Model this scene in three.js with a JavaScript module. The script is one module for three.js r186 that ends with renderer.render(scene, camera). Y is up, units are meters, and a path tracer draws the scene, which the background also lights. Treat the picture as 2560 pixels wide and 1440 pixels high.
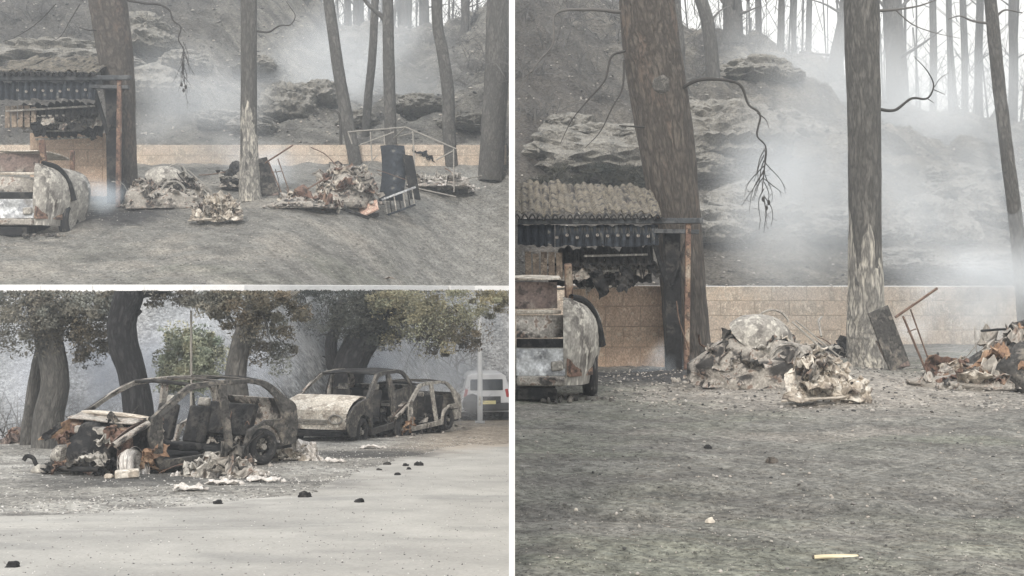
import * as THREE from 'three';
import { mergeGeometries, mergeVertices } from 'three/addons/utils/BufferGeometryUtils.js';
import { RoundedBoxGeometry } from 'three/addons/geometries/RoundedBoxGeometry.js';

// ---------------------------------------------------------------- camera, sky, sun, exposure
const F = 3000, EYE = 1.4;                       // focal length in photo pixels, eye height in metres
const scene = new THREE.Scene();
const camera = new THREE.PerspectiveCamera(2 * Math.atan(720 / F) * 180 / Math.PI, 16 / 9, 0.1, 600);
camera.position.set(0, EYE, 0);
camera.lookAt(0, EYE, -10);
const renderer = new THREE.WebGLRenderer({ antialias: true });
renderer.toneMapping = THREE.LinearToneMapping;
renderer.toneMappingExposure = 1.75;
renderer.shadowMap.enabled = true;
{
  const w = 128, h = 64, d = new Float32Array(w * h * 4);
  for (let j = 0; j < h; j++) for (let i = 0; i < w; i++) {
    const el = (j + 0.5) / h * 180 - 90, k = (j * w + i) * 4;
    const t = Math.max(0, Math.min(1, el / 90));
    const c = el > 0 ? [0.8 + 0.14 * t, 0.78 + 0.19 * t, 0.73 + 0.28 * t] : [0.45, 0.44, 0.43];
    d[k] = c[0]; d[k + 1] = c[1]; d[k + 2] = c[2]; d[k + 3] = 1;
  }
  const sky = new THREE.DataTexture(d, w, h, THREE.RGBAFormat, THREE.FloatType);
  sky.mapping = THREE.EquirectangularReflectionMapping; sky.magFilter = THREE.LinearFilter; sky.needsUpdate = true;
  scene.background = sky; scene.environment = sky;
}
const sun = new THREE.DirectionalLight(0xfff6ea, 1.5);
sun.position.set(-9, 26, 14); sun.target.position.set(0, 0, -22);
sun.castShadow = true; sun.shadow.radius = 22; sun.shadow.mapSize.set(2048, 2048);
Object.assign(sun.shadow.camera, { left: -40, right: 40, top: 50, bottom: -50, near: 1, far: 160 });
scene.add(sun, sun.target);
scene.fog = new THREE.FogExp2(new THREE.Color(0.84, 0.9, 0.97), 0.0038);

// ---------------------------------------------------------------- helpers
const V = (x, y, z) => new THREE.Vector3(x, y, z);
let seed = 7;
const rnd = () => { seed |= 0; seed = seed + 0x6D2B79F5 | 0; let t = Math.imul(seed ^ seed >>> 15, 1 | seed); t = t + Math.imul(t ^ t >>> 7, 61 | t) ^ t; return ((t ^ t >>> 14) >>> 0) / 4294967296; };
const rr = (a, b) => a + (b - a) * rnd();
const pick = a => a[Math.floor(rnd() * a.length)];
const lerp = (a, b, t) => a + (b - a) * t;
const clamp = (x, a = 0, b = 1) => Math.max(a, Math.min(b, x));
const ss = (a, b, x) => { const t = clamp((x - a) / (b - a)); return t * t * (3 - 2 * t); };
function pw(x, pts) { if (x <= pts[0][0]) return pts[0][1]; for (let i = 1; i < pts.length; i++) if (x <= pts[i][0]) { const [a, b] = pts[i - 1], [c, d] = pts[i]; return b + (d - b) * ss(a, c, x); } return pts[pts.length - 1][1]; }
const hash = (i, j, k) => { let h = Math.imul(i, 374761393) + Math.imul(j, 668265263) + Math.imul(k, 2147483647 - 1013904223); h = Math.imul(h ^ h >>> 13, 1274126177); return ((h ^ h >>> 16) >>> 0) / 4294967296; };
function vn2(x, y, s = 0, per = 0) {
  const i = Math.floor(x), j = Math.floor(y), f = x - i, g = y - j, u = f * f * (3 - 2 * f), v = g * g * (3 - 2 * g), m = n => per ? ((n % per) + per) % per : n;
  return lerp(lerp(hash(m(i), m(j), s), hash(m(i + 1), m(j), s), u), lerp(hash(m(i), m(j + 1), s), hash(m(i + 1), m(j + 1), s), u), v);
}
function fbm(x, y, s = 0, oct = 4, per = 0) { let a = 0, w = 0.5, t = 0; for (let o = 0; o < oct; o++) { a += w * vn2(x, y, s + o * 17, per); t += w; w *= 0.55; x *= 2; y *= 2; per *= 2; } return a / t; }
function vn3(x, y, z, s = 0) { const k = Math.floor(z), f = z - k, u = f * f * (3 - 2 * f); return lerp(vn2(x, y, s + k * 131), vn2(x, y, s + (k + 1) * 131), u); }
function fbm3(x, y, z, s = 0, oct = 3) { let a = 0, w = 0.5, t = 0; for (let o = 0; o < oct; o++) { a += w * vn3(x, y, z, s + o * 17); t += w; w *= 0.55; x *= 2.03; y *= 2.03; z *= 2.03; } return a / t; }
const taken = {};
const numbered = n => { const k = taken[n] = (taken[n] ?? -1) + 1; return k ? `${n}_${String(k).padStart(3, '0')}` : n; };
function shadows(o) { o.traverse(m => { if (m.isMesh) { m.castShadow = true; m.receiveShadow = true; } }); return o; }
function tag(o, label, category, group, kind) { o.userData.label = label; if (category) o.userData.category = category; if (group) o.userData.group = group; if (kind) o.userData.kind = kind; return o; }
function thing(name, label, category, pos = V(0, 0, 0), turn = 0, group, scale = 1) {
  const o = new THREE.Group(); o.name = numbered(name); o.position.copy(pos); o.rotation.y = turn; o.scale.setScalar(scale);
  tag(o, label, category, group); scene.add(o); return o;
}
function part(parent, name, geo, mat, label) { const m = new THREE.Mesh(geo, mat); m.name = name; m.castShadow = m.receiveShadow = true; if (label) m.userData.label = label; parent.add(m); return m; }
function single(name, geo, mat, label, category, group, kind) { const m = part(scene, numbered(name), geo, mat); return tag(m, label, category, group, kind); }
const P = (px, py, D) => V((px - 1280) / F * D, EYE - (py - 720) / F * D, -D);
function G(px, py, hf, from = 3) { for (let D = from; D < 110; D += 0.03) { const p = P(px, py, D); if (p.y <= hf(p.x, D)) return p; } return P(px, py, 110); }
function prep(g) { g = g.index ? g.toNonIndexed() : g; for (const k of Object.keys(g.attributes)) if (!['position', 'normal', 'uv', 'color'].includes(k)) g.deleteAttribute(k); if (!g.attributes.normal) g.computeVertexNormals(); return g; }
function uvBox(g, s = 1) {                        // metres, by the way each face points
  g = prep(g); const p = g.attributes.position, uv = new Float32Array(p.count * 2), a = V(), b = V(), c = V(), n = V(), ox = rnd() * 3, oy = rnd() * 3;
  for (let i = 0; i < p.count; i += 3) {
    a.fromBufferAttribute(p, i); b.fromBufferAttribute(p, i + 1); c.fromBufferAttribute(p, i + 2);
    n.crossVectors(b.clone().sub(a), c.clone().sub(a)); const x = Math.abs(n.x), y = Math.abs(n.y), z = Math.abs(n.z);
    [a, b, c].forEach((q, k) => { const [u, v] = x > y && x > z ? [q.z, q.y] : y > z ? [q.x, q.z] : [q.x, q.y]; uv[(i + k) * 2] = u / s + ox; uv[(i + k) * 2 + 1] = v / s + oy; });
  }
  g.setAttribute('uv', new THREE.BufferAttribute(uv, 2)); return g;
}
const merge = a => { const l = a.map(prep); const hasUv = l.every(g => g.attributes.uv), hasC = l.every(g => g.attributes.color); l.forEach(g => { if (!hasUv) g.deleteAttribute('uv'); if (!hasC) g.deleteAttribute('color'); }); return mergeGeometries(l); };
const M4 = (x, y, z, rx = 0, ry = 0, rz = 0, sx = 1, sy = sx, sz = sx) => new THREE.Matrix4().compose(V(x, y, z), new THREE.Quaternion().setFromEuler(new THREE.Euler(rx, ry, rz)), V(sx, sy, sz));
const box = (w, h, d, x = 0, y = 0, z = 0, rx = 0, ry = 0, rz = 0, r = 0.008) => uvBox(new RoundedBoxGeometry(w, h, d, 1, Math.min(r, w / 2.2, h / 2.2, d / 2.2)).applyMatrix4(M4(x, y, z, rx, ry, rz)));
const rod = (a, b, r, n = 7) => { const d = b.clone().sub(a), g = new THREE.CylinderGeometry(r, r, d.length(), n, 1); g.applyMatrix4(new THREE.Matrix4().compose(a.clone().add(b).multiplyScalar(0.5), new THREE.Quaternion().setFromUnitVectors(V(0, 1, 0), d.clone().normalize()), V(1, 1, 1))); return prep(g); };
const pipe = (pts, r, seg = 20, n = 7) => prep(new THREE.TubeGeometry(new THREE.CatmullRomCurve3(pts), seg, r, n));
function limb(pts, rads, seg = 30, radial = 12, rough = 0.1, tap = true, plates = 0) {       // a branch or trunk with uneven girth
  const c = new THREE.CatmullRomCurve3(pts), fr = c.computeFrenetFrames(seg), pos = [], uv = [], idx = [], L = c.getLength(), s = Math.floor(rnd() * 999), rep = Math.max(1, Math.round(2 * Math.PI * rads[1]));
  for (let i = 0; i <= seg; i++) {
    const t = i / seg, q = c.getPoint(t), k = t * (rads.length - 1), a = Math.min(rads.length - 2, Math.floor(k)), r0 = lerp(rads[a], rads[a + 1], k - a);
    for (let j = 0; j <= radial; j++) {
      const th = j / radial * Math.PI * 2, cx = Math.cos(th), cy = Math.sin(th);
      const r = r0 * (1 + rough * (fbm3(cx * 1.7 + 5, cy * 1.7 + 5, t * L / Math.max(r0, 0.02) * 0.35, s, 3) - 0.5) * 2);
      const rp = plates ? r * (1 + plates * (1 - 4 * Math.abs(fbm(j / radial * 13, t * L * 1.5 + 3, s + 5, 2, 13) - 0.5))) : r; const p = q.clone().addScaledVector(fr.normals[i], cx * rp).addScaledVector(fr.binormals[i], cy * rp);
      pos.push(p.x, p.y, p.z); uv.push(j / radial * rep, t * L / 3.2);
      if (i < seg && j < radial) { const o = i * (radial + 1) + j, e = o + radial + 1; idx.push(o, e, o + 1, e, e + 1, o + 1); }
    }
  }
  if (tap) { const o = pos.length / 3, q = c.getPoint(1); pos.push(q.x, q.y, q.z); uv.push(0, L / 3.2); for (let j = 0; j < radial; j++) idx.push(seg * (radial + 1) + j, o, seg * (radial + 1) + j + 1); }
  const g = new THREE.BufferGeometry(); g.setAttribute('position', new THREE.Float32BufferAttribute(pos, 3)); g.setAttribute('uv', new THREE.Float32BufferAttribute(uv, 2)); g.setIndex(idx); g.computeVertexNormals();
  return g;
}
function grid(nu, nv, fn) {                        // fn(u, v) -> [x, y, z]; uv in metres along the first row and column
  const pos = [], uv = [], idx = []; let first = fn(0, 0), a = fn(1, 0), b = fn(0, 1);
  const lu = Math.hypot(a[0] - first[0], a[1] - first[1], a[2] - first[2]), lv = Math.hypot(b[0] - first[0], b[1] - first[1], b[2] - first[2]);
  for (let j = 0; j <= nv; j++) for (let i = 0; i <= nu; i++) { pos.push(...fn(i / nu, j / nv)); uv.push(i / nu * lu, j / nv * lv); if (i < nu && j < nv) { const o = j * (nu + 1) + i; idx.push(o, o + 1, o + nu + 1, o + 1, o + nu + 2, o + nu + 1); } }
  const g = new THREE.BufferGeometry(); g.setAttribute('position', new THREE.Float32BufferAttribute(pos, 3)); g.setAttribute('uv', new THREE.Float32BufferAttribute(uv, 2)); g.setIndex(idx); g.computeVertexNormals(); return g;
}
function solid(g, t = 0.02) {                      // gives a sheet its thickness: back copy and rim are one shell
  const p = g.attributes.position, n = g.attributes.normal, uv = g.attributes.uv, N = p.count, pos = [], u2 = [], idx = [...g.index.array];
  for (let k = 0; k < 2; k++) for (let i = 0; i < N; i++) { pos.push(p.getX(i) - k * t * n.getX(i), p.getY(i) - k * t * n.getY(i), p.getZ(i) - k * t * n.getZ(i)); u2.push(uv.getX(i), uv.getY(i)); }
  const E = {}, I = g.index.array; for (let i = 0; i < I.length; i += 3) for (let e = 0; e < 3; e++) { const a = I[i + e], b = I[i + (e + 1) % 3]; if (E[b + '_' + a]) delete E[b + '_' + a]; else E[a + '_' + b] = [a, b]; }
  for (let i = 0; i < I.length; i += 3) idx.push(I[i] + N, I[i + 2] + N, I[i + 1] + N);
  for (const [a, b] of Object.values(E)) idx.push(a, a + N, b, b, a + N, b + N);
  const o = new THREE.BufferGeometry(); o.setAttribute('position', new THREE.Float32BufferAttribute(pos, 3)); o.setAttribute('uv', new THREE.Float32BufferAttribute(u2, 2)); o.setIndex(idx); const f = o.toNonIndexed(); f.computeVertexNormals(); return f;
}
function crumple(w, h, amp, n = 12, t = 0.012) {   // a buckled sheet of burnt metal lying in the xz plane
  const s = Math.floor(rnd() * 9999), k = 2.2 / Math.max(w, h);
  return solid(grid(n, n, (u, v) => {
    const x = (u - 0.5) * w, z = (v - 0.5) * h, f = Math.abs(fbm(x * k * 1.6 + 9, z * k * 1.6 + 9, s, 3) - 0.5) * 2;
    const e = 1 + 0.35 * (vn2(u * 4, v * 4, s + 5) - 0.5);
    return [x * e + 0.3 * amp * (vn2(x * 3 * k + 4, z * 3 * k, s + 3) - 0.5), amp * (f * 1.6 - 0.3 + 0.4 * (vn2(x * 4 * k, z * 4 * k, s + 8) - 0.5)), z * e];
  }), t);
}
function lump(w, h, d, rough = 0.35, det = 3, freq = 1.3, cut = true, ridge = 0) {          // stone, clinker or heap, flat below
  let g = mergeVertices((() => { const q = new THREE.IcosahedronGeometry(1, det + 2); q.deleteAttribute('uv'); q.deleteAttribute('normal'); return q; })());
  const p = g.attributes.position, s = Math.floor(rnd() * 9999);
  for (let i = 0; i < p.count; i++) {
    let x = p.getX(i), y = p.getY(i), z = p.getZ(i); let nz = fbm3(x * freq + 7, y * freq + 7, z * freq + 7, s, 4) - 0.5; if (ridge) nz = lerp(nz, 0.5 - 2.6 * Math.abs(fbm3(x * freq * 1.3 + 3, y * freq * 2.4 + 3, z * freq * 1.3 + 3, s + 7, 4) - 0.5), ridge); const r = 1 + rough * 2 * nz;
    x *= r * w / 2; y *= r * h / (cut ? 1 : 2); z *= r * d / 2; if (cut) y = Math.max(y, -0.12 * h);
    p.setXYZ(i, x, y, z);
  }
  g.computeVertexNormals(); return uvBox(g);
}

// ---------------------------------------------------------------- textures and materials
function tex(n, fn, srgb = true) {
  const d = new Uint8Array(n * n * 4); for (let j = 0; j < n; j++) for (let i = 0; i < n; i++) { const c = fn(i / n, j / n), k = (j * n + i) * 4; for (let q = 0; q < 3; q++) d[k + q] = clamp(c[q], 0, 255); d[k + 3] = 255; }
  const t = new THREE.DataTexture(d, n, n); t.wrapS = t.wrapT = THREE.RepeatWrapping; t.magFilter = THREE.LinearFilter; t.minFilter = THREE.LinearMipmapLinearFilter; t.generateMipmaps = true; if (srgb) t.colorSpace = THREE.SRGBColorSpace; t.needsUpdate = true; return t;
}
const mixc = (a, b, t) => a.map((x, i) => lerp(x, b[i], t));
const grey = v => [v, v, v];
const soilT = tex(512, (u, v) => { const a = fbm(u * 6, v * 6, 1, 5, 6), b = fbm(u * 40, v * 40, 4, 3, 40), c = vn2(u * 120, v * 120, 9, 120); const k = 200 + (a - 0.5) * 80 + (b - 0.5) * 120 + (c > 0.86 ? 32 : 0) - (c < 0.12 ? 60 : 0); return [k, k * 0.995, k * 0.98]; });
const roadT = tex(256, (u, v) => { const k = 218 + (fbm(u * 6, v * 6, 501, 4, 6) - 0.5) * 22 + (vn2(u * 90, v * 90, 503, 90) - 0.5) * 16; return [k, k * 0.995, k * 0.985]; });
const soilB = tex(512, (u, v) => grey(255 * clamp(0.5 + (fbm(u * 14, v * 14, 2, 5, 14) - 0.5) * 1.3 + (vn2(u * 90, v * 90, 5, 90) > 0.82 ? 0.22 : 0))), false);
const barkB = tex(512, (u, v) => { const w = fbm(u * 8, v * 8, 5, 3, 8) * 0.09; const r = Math.abs(fbm((u + w) * 14, v * 14, 3, 5, 14) - 0.5) * 2; return grey(255 * clamp(r * 1.7)); }, false);
function barkT(base, crack, pale, amt) { return tex(384, (u, v) => { const w = fbm(u * 8, v * 8, 5, 3, 8) * 0.09, r = Math.abs(fbm((u + w) * 14, v * 14, 3, 5, 14) - 0.5) * 2, q = fbm(u * 3, v * 3, 31, 3, 3), f = vn2(u * 80, v * 80, 8, 80); let c = mixc(crack, base, clamp(r * 2.2)); c = mixc(c, pale, clamp((q - 0.62 + amt) * 5) * clamp(r * 2)); return c.map(x => x * (0.88 + 0.24 * f)); }); }
function patchT(cols, th, sc = 5, sd = 1) { return tex(256, (u, v) => { const a = fbm(u * sc, v * sc, sd, 5, sc), b = fbm(u * sc * 3, v * sc * 3, sd + 50, 4, sc * 3), e = fbm(u * 48, v * 48, sd + 90, 2, 48); let c = cols[0]; for (let i = 1; i < cols.length; i++) c = mixc(c, cols[i], clamp(((i % 2 ? a : b) - th[i - 1]) * 9)); return c.map(x => x * (0.8 + 0.4 * e)); }); }
const bumpT = tex(512, (u, v) => grey(255 * fbm(u * 9, v * 9, 21, 6, 9)), false);
const mat = (o) => new THREE.MeshStandardMaterial({ roughness: 0.95, metalness: 0, side: THREE.DoubleSide, ...o });
const C = (r, g, b) => new THREE.Color().setRGB(r, g, b);
const M = {
  bark: mat({ map: barkT([98, 92, 86], [66, 62, 59], [108, 92, 82], 0.0), bumpMap: barkB, bumpScale: 0.022 }),
  barkAsh: mat({ map: barkT([168, 164, 156], [104, 102, 99], [206, 200, 188], 0.1), bumpMap: barkB, bumpScale: 0.022 }),
  barkGrey: mat({ map: barkT([102, 100, 97], [74, 73, 71], [120, 117, 112], 0.0), bumpMap: barkB, bumpScale: 0.018 }),
  barkChar: mat({ map: barkT([58, 57, 59], [24, 24, 26], [86, 84, 84], -0.05), bumpMap: barkB, bumpScale: 0.02 }),
  twig: mat({ color: C(0.055, 0.052, 0.05) }),
  twigGrey: mat({ color: C(0.13, 0.125, 0.12) }),
  char: mat({ map: patchT([[34, 34, 36], [62, 60, 58], [20, 20, 22]], [0.5, 0.55], 6, 3), bumpMap: bumpT, bumpScale: 0.02, roughness: 0.9 }),
  sheetBlue: mat({ map: patchT([[40, 46, 54], [58, 64, 72], [26, 30, 36], [110, 108, 102]], [0.52, 0.55, 0.68], 6, 23), bumpMap: bumpT, bumpScale: 0.008, roughness: 0.8 }),
  ashMetal: mat({ map: patchT([[156, 151, 144], [114, 109, 104], [186, 181, 174], [56, 54, 53], [128, 112, 102]], [0.5, 0.54, 0.6, 0.64], 5, 41), bumpMap: bumpT, bumpScale: 0.012, roughness: 0.85 }),
  paleMetal: mat({ map: patchT([[198, 190, 178], [164, 154, 142], [212, 206, 196], [86, 78, 72]], [0.52, 0.55, 0.7], 5, 57), bumpMap: bumpT, bumpScale: 0.015, roughness: 0.85 }),
  greyMetal: mat({ map: patchT([[148, 144, 138], [104, 100, 96], [184, 180, 172], [70, 62, 56]], [0.5, 0.54, 0.66], 5, 71), bumpMap: bumpT, bumpScale: 0.01, roughness: 0.75 }),
  silver: mat({ map: patchT([[186, 188, 190], [150, 152, 156], [206, 208, 210], [110, 108, 106]], [0.52, 0.55, 0.72], 4, 83), bumpMap: bumpT, bumpScale: 0.008, roughness: 0.5, metalness: 0.15 }),
  steel: mat({ map: patchT([[62, 66, 70], [84, 86, 88], [46, 48, 52]], [0.5, 0.58], 5, 87), bumpMap: bumpT, bumpScale: 0.006, roughness: 0.7 }),
  darkMetal: mat({ map: patchT([[70, 68, 66], [92, 89, 85], [48, 47, 46], [120, 114, 106]], [0.48, 0.54, 0.62], 9, 91), bumpMap: bumpT, bumpScale: 0.012, roughness: 0.85 }),
  rust: mat({ map: patchT([[112, 90, 80], [136, 114, 98], [72, 60, 54], [158, 146, 132]], [0.5, 0.55, 0.66], 6, 97), bumpMap: bumpT, bumpScale: 0.01 }),
  rustRed: mat({ map: patchT([[118, 104, 98], [138, 126, 118], [80, 72, 69], [156, 148, 140]], [0.52, 0.56, 0.64], 5, 103), bumpMap: bumpT, bumpScale: 0.006 }),
  orange: mat({ map: patchT([[150, 122, 100], [172, 146, 122], [110, 88, 74]], [0.5, 0.58], 5, 113), bumpMap: bumpT, bumpScale: 0.01 }),
  pinkPlaster: mat({ map: patchT([[206, 174, 158], [190, 160, 146], [222, 204, 188]], [0.5, 0.58], 5, 127), bumpMap: bumpT, bumpScale: 0.006 }),
  rubber: mat({ map: patchT([[40, 40, 42], [58, 57, 56], [92, 90, 88]], [0.52, 0.6], 8, 137), bumpMap: bumpT, bumpScale: 0.012, roughness: 0.9 }),
  ashWhite: mat({ map: patchT([[200, 195, 190], [170, 165, 160], [216, 212, 208], [110, 104, 98]], [0.5, 0.55, 0.7], 7, 149), bumpMap: bumpT, bumpScale: 0.03 }),
  wood: mat({ map: patchT([[138, 124, 110], [116, 104, 94], [158, 146, 132]], [0.5, 0.58], 5, 421), bumpMap: bumpT, bumpScale: 0.004 }),
  roofAsh: mat({ map: patchT([[112, 106, 96], [88, 84, 79], [130, 123, 110], [58, 56, 55]], [0.48, 0.54, 0.6], 6, 431), bumpMap: bumpT, bumpScale: 0.02 }),
  stick: mat({ map: patchT([[222, 210, 180], [204, 188, 156], [236, 228, 204]], [0.52, 0.6], 6, 401) }),
  white: mat({ map: tex(256, (u, v) => grey(236 + (fbm(u * 8, v * 8, 2, 4, 8) - 0.5) * 14)), roughness: 0.8 }),
  whitePaint: mat({ color: C(0.5, 0.51, 0.53), roughness: 0.35 }),
  glass: mat({ color: C(0.03, 0.035, 0.04), roughness: 0.12 }),
  plastic: mat({ color: C(0.03, 0.03, 0.032), roughness: 0.6 }),
  plate: mat({ color: C(0.62, 0.56, 0.28), roughness: 0.5 }),
  tail: mat({ color: C(0.3, 0.02, 0.02), roughness: 0.3 }),
  pole: mat({ color: C(0.5, 0.51, 0.52), roughness: 0.5, bumpMap: bumpT, bumpScale: 0.002 }),
};
const tanV = [[192, 168, 148], [188, 165, 146], [195, 171, 150]].map((c, i) => mat({ map: patchT([c, mixc(c, [170, 146, 126], 0.5), mixc(c, [220, 206, 188], 0.6)], [0.55, 0.6], 4, 160 + i * 7), bumpMap: bumpT, bumpScale: 0.012 }));
const greyV = [[196, 180, 164], [193, 178, 163], [198, 182, 165]].map((c, i) => mat({ map: patchT([c, mixc(c, [160, 150, 138], 0.5), mixc(c, [218, 208, 194], 0.6)], [0.55, 0.6], 4, 260 + i * 7), bumpMap: bumpT, bumpScale: 0.015 }));
const mortar = mat({ color: C(0.4, 0.34, 0.29), bumpMap: bumpT, bumpScale: 0.02 });
const rockM = mat({ map: patchT([[138, 135, 129], [118, 116, 111], [154, 150, 143], [98, 97, 95]], [0.5, 0.54, 0.64], 4, 301), bumpMap: soilB, bumpScale: 0.08 });
// ---------------------------------------------------------------- the three grounds
const D1 = x => 25.5 + 10.5 * ss(-6.5, -0.8, x);                                  // line of the white kerb above the lower road
const hL0 = D => 0.036 - 0.07 * D;
const gauss = (x, D, cx, cD, rx, rD) => Math.exp(-(((x - cx) / rx) ** 2 + ((D - cD) / rD) ** 2));
const hL = (x, D) => {
  let h = hL0(D) + (fbm(x * 0.7 + 40, D * 0.7, 11, 4) - 0.5) * 0.1 * ss(11, 15, D) + (fbm(x * 3, D * 3, 12, 3) - 0.5) * 0.02;
  const k = D1(x), t = ss(k - 1.7, k - 0.15, D);
  return D > k - 1.7 ? lerp(h, 1.32, t) + (fbm(x * 1.1, D * 1.6, 77, 4) - 0.5) * 0.7 * t * (1 - t) * 2.4 : h;
};
const ridgy = (x, D) => 0.9 * (0.35 - 2 * Math.abs(fbm(x * 0.38 + 11, D * 0.8 + x * 0.12, 101, 4) - 0.5));
const HT = x => pw(x, [[-30, 24], [-14, 21], [-11.2, 17.8], [-9.8, 16.3], [-4.4, 16.2], [-3, 16.9], [0, 18.5]]);
const hT = (x, D) => {
  const k = D1(x), n = (fbm(x * 0.8 + 20, D * 0.8, 31, 4) - 0.5);
  let h;
  if (D < 44) h = lerp(1.42, 6.02, clamp((D - k - 0.1) / (44 - k))) + n * 0.34 * ss(k, k + 2, D) + (fbm(x * 3.2, D * 3.2, 35, 3) - 0.5) * 0.07 * ss(k, k + 0.6, D);
  else { const t = clamp((D - 45.5) / 24.5); h = lerp(6.7, HT(x), Math.pow(t, 0.92)) + n * 1.7 * ss(45, 49, D) + ridgy(x, D) * ss(46, 50, D) + (fbm(x * 0.5, D * 2.4 + x * 0.3, 37, 3) - 0.5) * 0.7 * ss(46, 50, D) + (D > 70 ? -(D - 70) * 0.05 : 0); }
  return h;
};
const HR = x => pw(x, [[0, 17.5], [5, 14.6], [8, 13.4], [11, 12.9], [13.5, 11.6], [16, 9.8], [24, 8.6], [34, 8]]);
const rut = (x, D) => { const w = 0.35 * fbm(x * 0.6, 3, 44, 3), f = 0.4 + 1.2 * fbm(x * 0.9, D * 0.4, 45, 3); return f * (Math.exp(-(((D - 7.15 - 0.1 * x - w) / 0.16) ** 2)) + Math.exp(-(((D - 7.95 - 0.06 * x - w) / 0.2) ** 2)) + 0.7 * Math.exp(-(((D - 11.9 + 0.03 * x - w) / 0.22) ** 2))); };
const hR = (x, D) => {
  const n = fbm(x * 0.9 + 60, D * 0.9, 41, 4) - 0.5;
  if (D < 29.9) return n * 0.09 + (fbm(x * 3.4, D * 3.4, 43, 4) - 0.5) * 0.09 + 0.2 * gauss(x, D, 3.9, 18.2, 1.8, 2.2) + 0.14 * gauss(x, D, 7.5, 18, 2.2, 2) + rut(x, D) * -0.05;
  const t = clamp((D - 31.5) / 23.5);
  return lerp(1.46, HR(x), Math.pow(t, 0.95)) + n * 1.7 * ss(31, 36, D) + ridgy(x, D) * ss(32, 36, D) + (fbm(x * 0.45, D * 2.2 + x * 0.35, 47, 3) - 0.5) * 0.9 * ss(32, 36, D) - (D > 55 ? (D - 55) * 0.04 : 0);
};
function sheet(name, x0, x1, d0, d1, nx, nd, hf, cf, m, dy = 0, lo = null) {
  const pos = [], uv = [], col = [], idx = [];
  for (let j = 0; j <= nd; j++) for (let i = 0; i <= nx; i++) {
    const D = lerp(d0, d1, j / nd), a = lo ? Math.max(x0, lo(D)) : x0, x = lerp(a, x1, i / nx);
    const h = hf(x, D); pos.push(x, h + dy, -D); uv.push(x / 1.6, (D + h) / 1.6); const c = cf(x, D); col.push(c[0], c[1], c[2]);
    if (i < nx && j < nd) { const o = j * (nx + 1) + i; idx.push(o, o + 1, o + nx + 1, o + 1, o + nx + 2, o + nx + 1); }
  }
  const g = new THREE.BufferGeometry(); g.setAttribute('position', new THREE.Float32BufferAttribute(pos, 3)); g.setAttribute('uv', new THREE.Float32BufferAttribute(uv, 2)); g.setAttribute('color', new THREE.Float32BufferAttribute(col, 3)); g.setIndex(idx); g.computeVertexNormals();
  const o = part(scene, name, g, m); o.userData.kind = 'structure'; return o;
}
const groundM = mat({ map: soilT, bumpMap: soilB, bumpScale: 0.075, vertexColors: true });
const hillM = mat({ map: soilT, bumpMap: soilB, bumpScale: 0.18, vertexColors: true });
const roadM = mat({ map: roadT, bumpMap: soilB, bumpScale: 0.006, vertexColors: true });
const tone = (c, k) => c.map(x => x * k);
// right: trodden soil with ash, green-grey tinges and dark charred streaks
const cR = (x, D) => {
  const a = fbm(x * 0.8 + 3, D * 1.6, 51, 4), b = fbm(x * 1.1, D * 5.5, 53, 4), g = fbm(x * 0.5, D * 1.1 + 9, 57, 3), e = fbm(x * 4, D * 7, 58, 3);
  let c = [0.33, 0.325, 0.305];
  c = mixc(c, [0.3, 0.31, 0.262], clamp((g - 0.48) * 5) * 0.8);
  c = mixc(c, [0.205, 0.195, 0.185], clamp((b - 0.54) * 6) * 0.75);
  c = mixc(c, [0.17, 0.165, 0.16], clamp(rut(x, D) * 0.55 * (0.3 + 1.4 * e)));
  c = mixc(c, [0.44, 0.41, 0.38], clamp((a - 0.5) * 5) * (D > 11 ? 0.8 : 0.25));
  c = mixc(c, [0.56, 0.52, 0.48], clamp((gauss(x, D, 4.2, 15.8, 2.6, 2.4) + e * 0.5 - 0.45) * 2));
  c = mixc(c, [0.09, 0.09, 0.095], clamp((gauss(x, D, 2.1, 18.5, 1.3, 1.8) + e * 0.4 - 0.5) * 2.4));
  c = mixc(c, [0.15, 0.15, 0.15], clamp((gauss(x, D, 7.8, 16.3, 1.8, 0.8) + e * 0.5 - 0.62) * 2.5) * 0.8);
  return tone(c, 0.9 + 0.2 * vn2(x * 6, D * 6, 3));
};
const cHillR = (x, D) => {
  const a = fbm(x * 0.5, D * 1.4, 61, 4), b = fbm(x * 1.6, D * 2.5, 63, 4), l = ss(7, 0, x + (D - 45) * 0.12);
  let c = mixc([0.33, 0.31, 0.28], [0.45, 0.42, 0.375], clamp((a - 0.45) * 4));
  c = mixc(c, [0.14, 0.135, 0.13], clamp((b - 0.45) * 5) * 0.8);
  return mixc(c, [0.17, 0.155, 0.145], l * 0.75);
};
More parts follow.
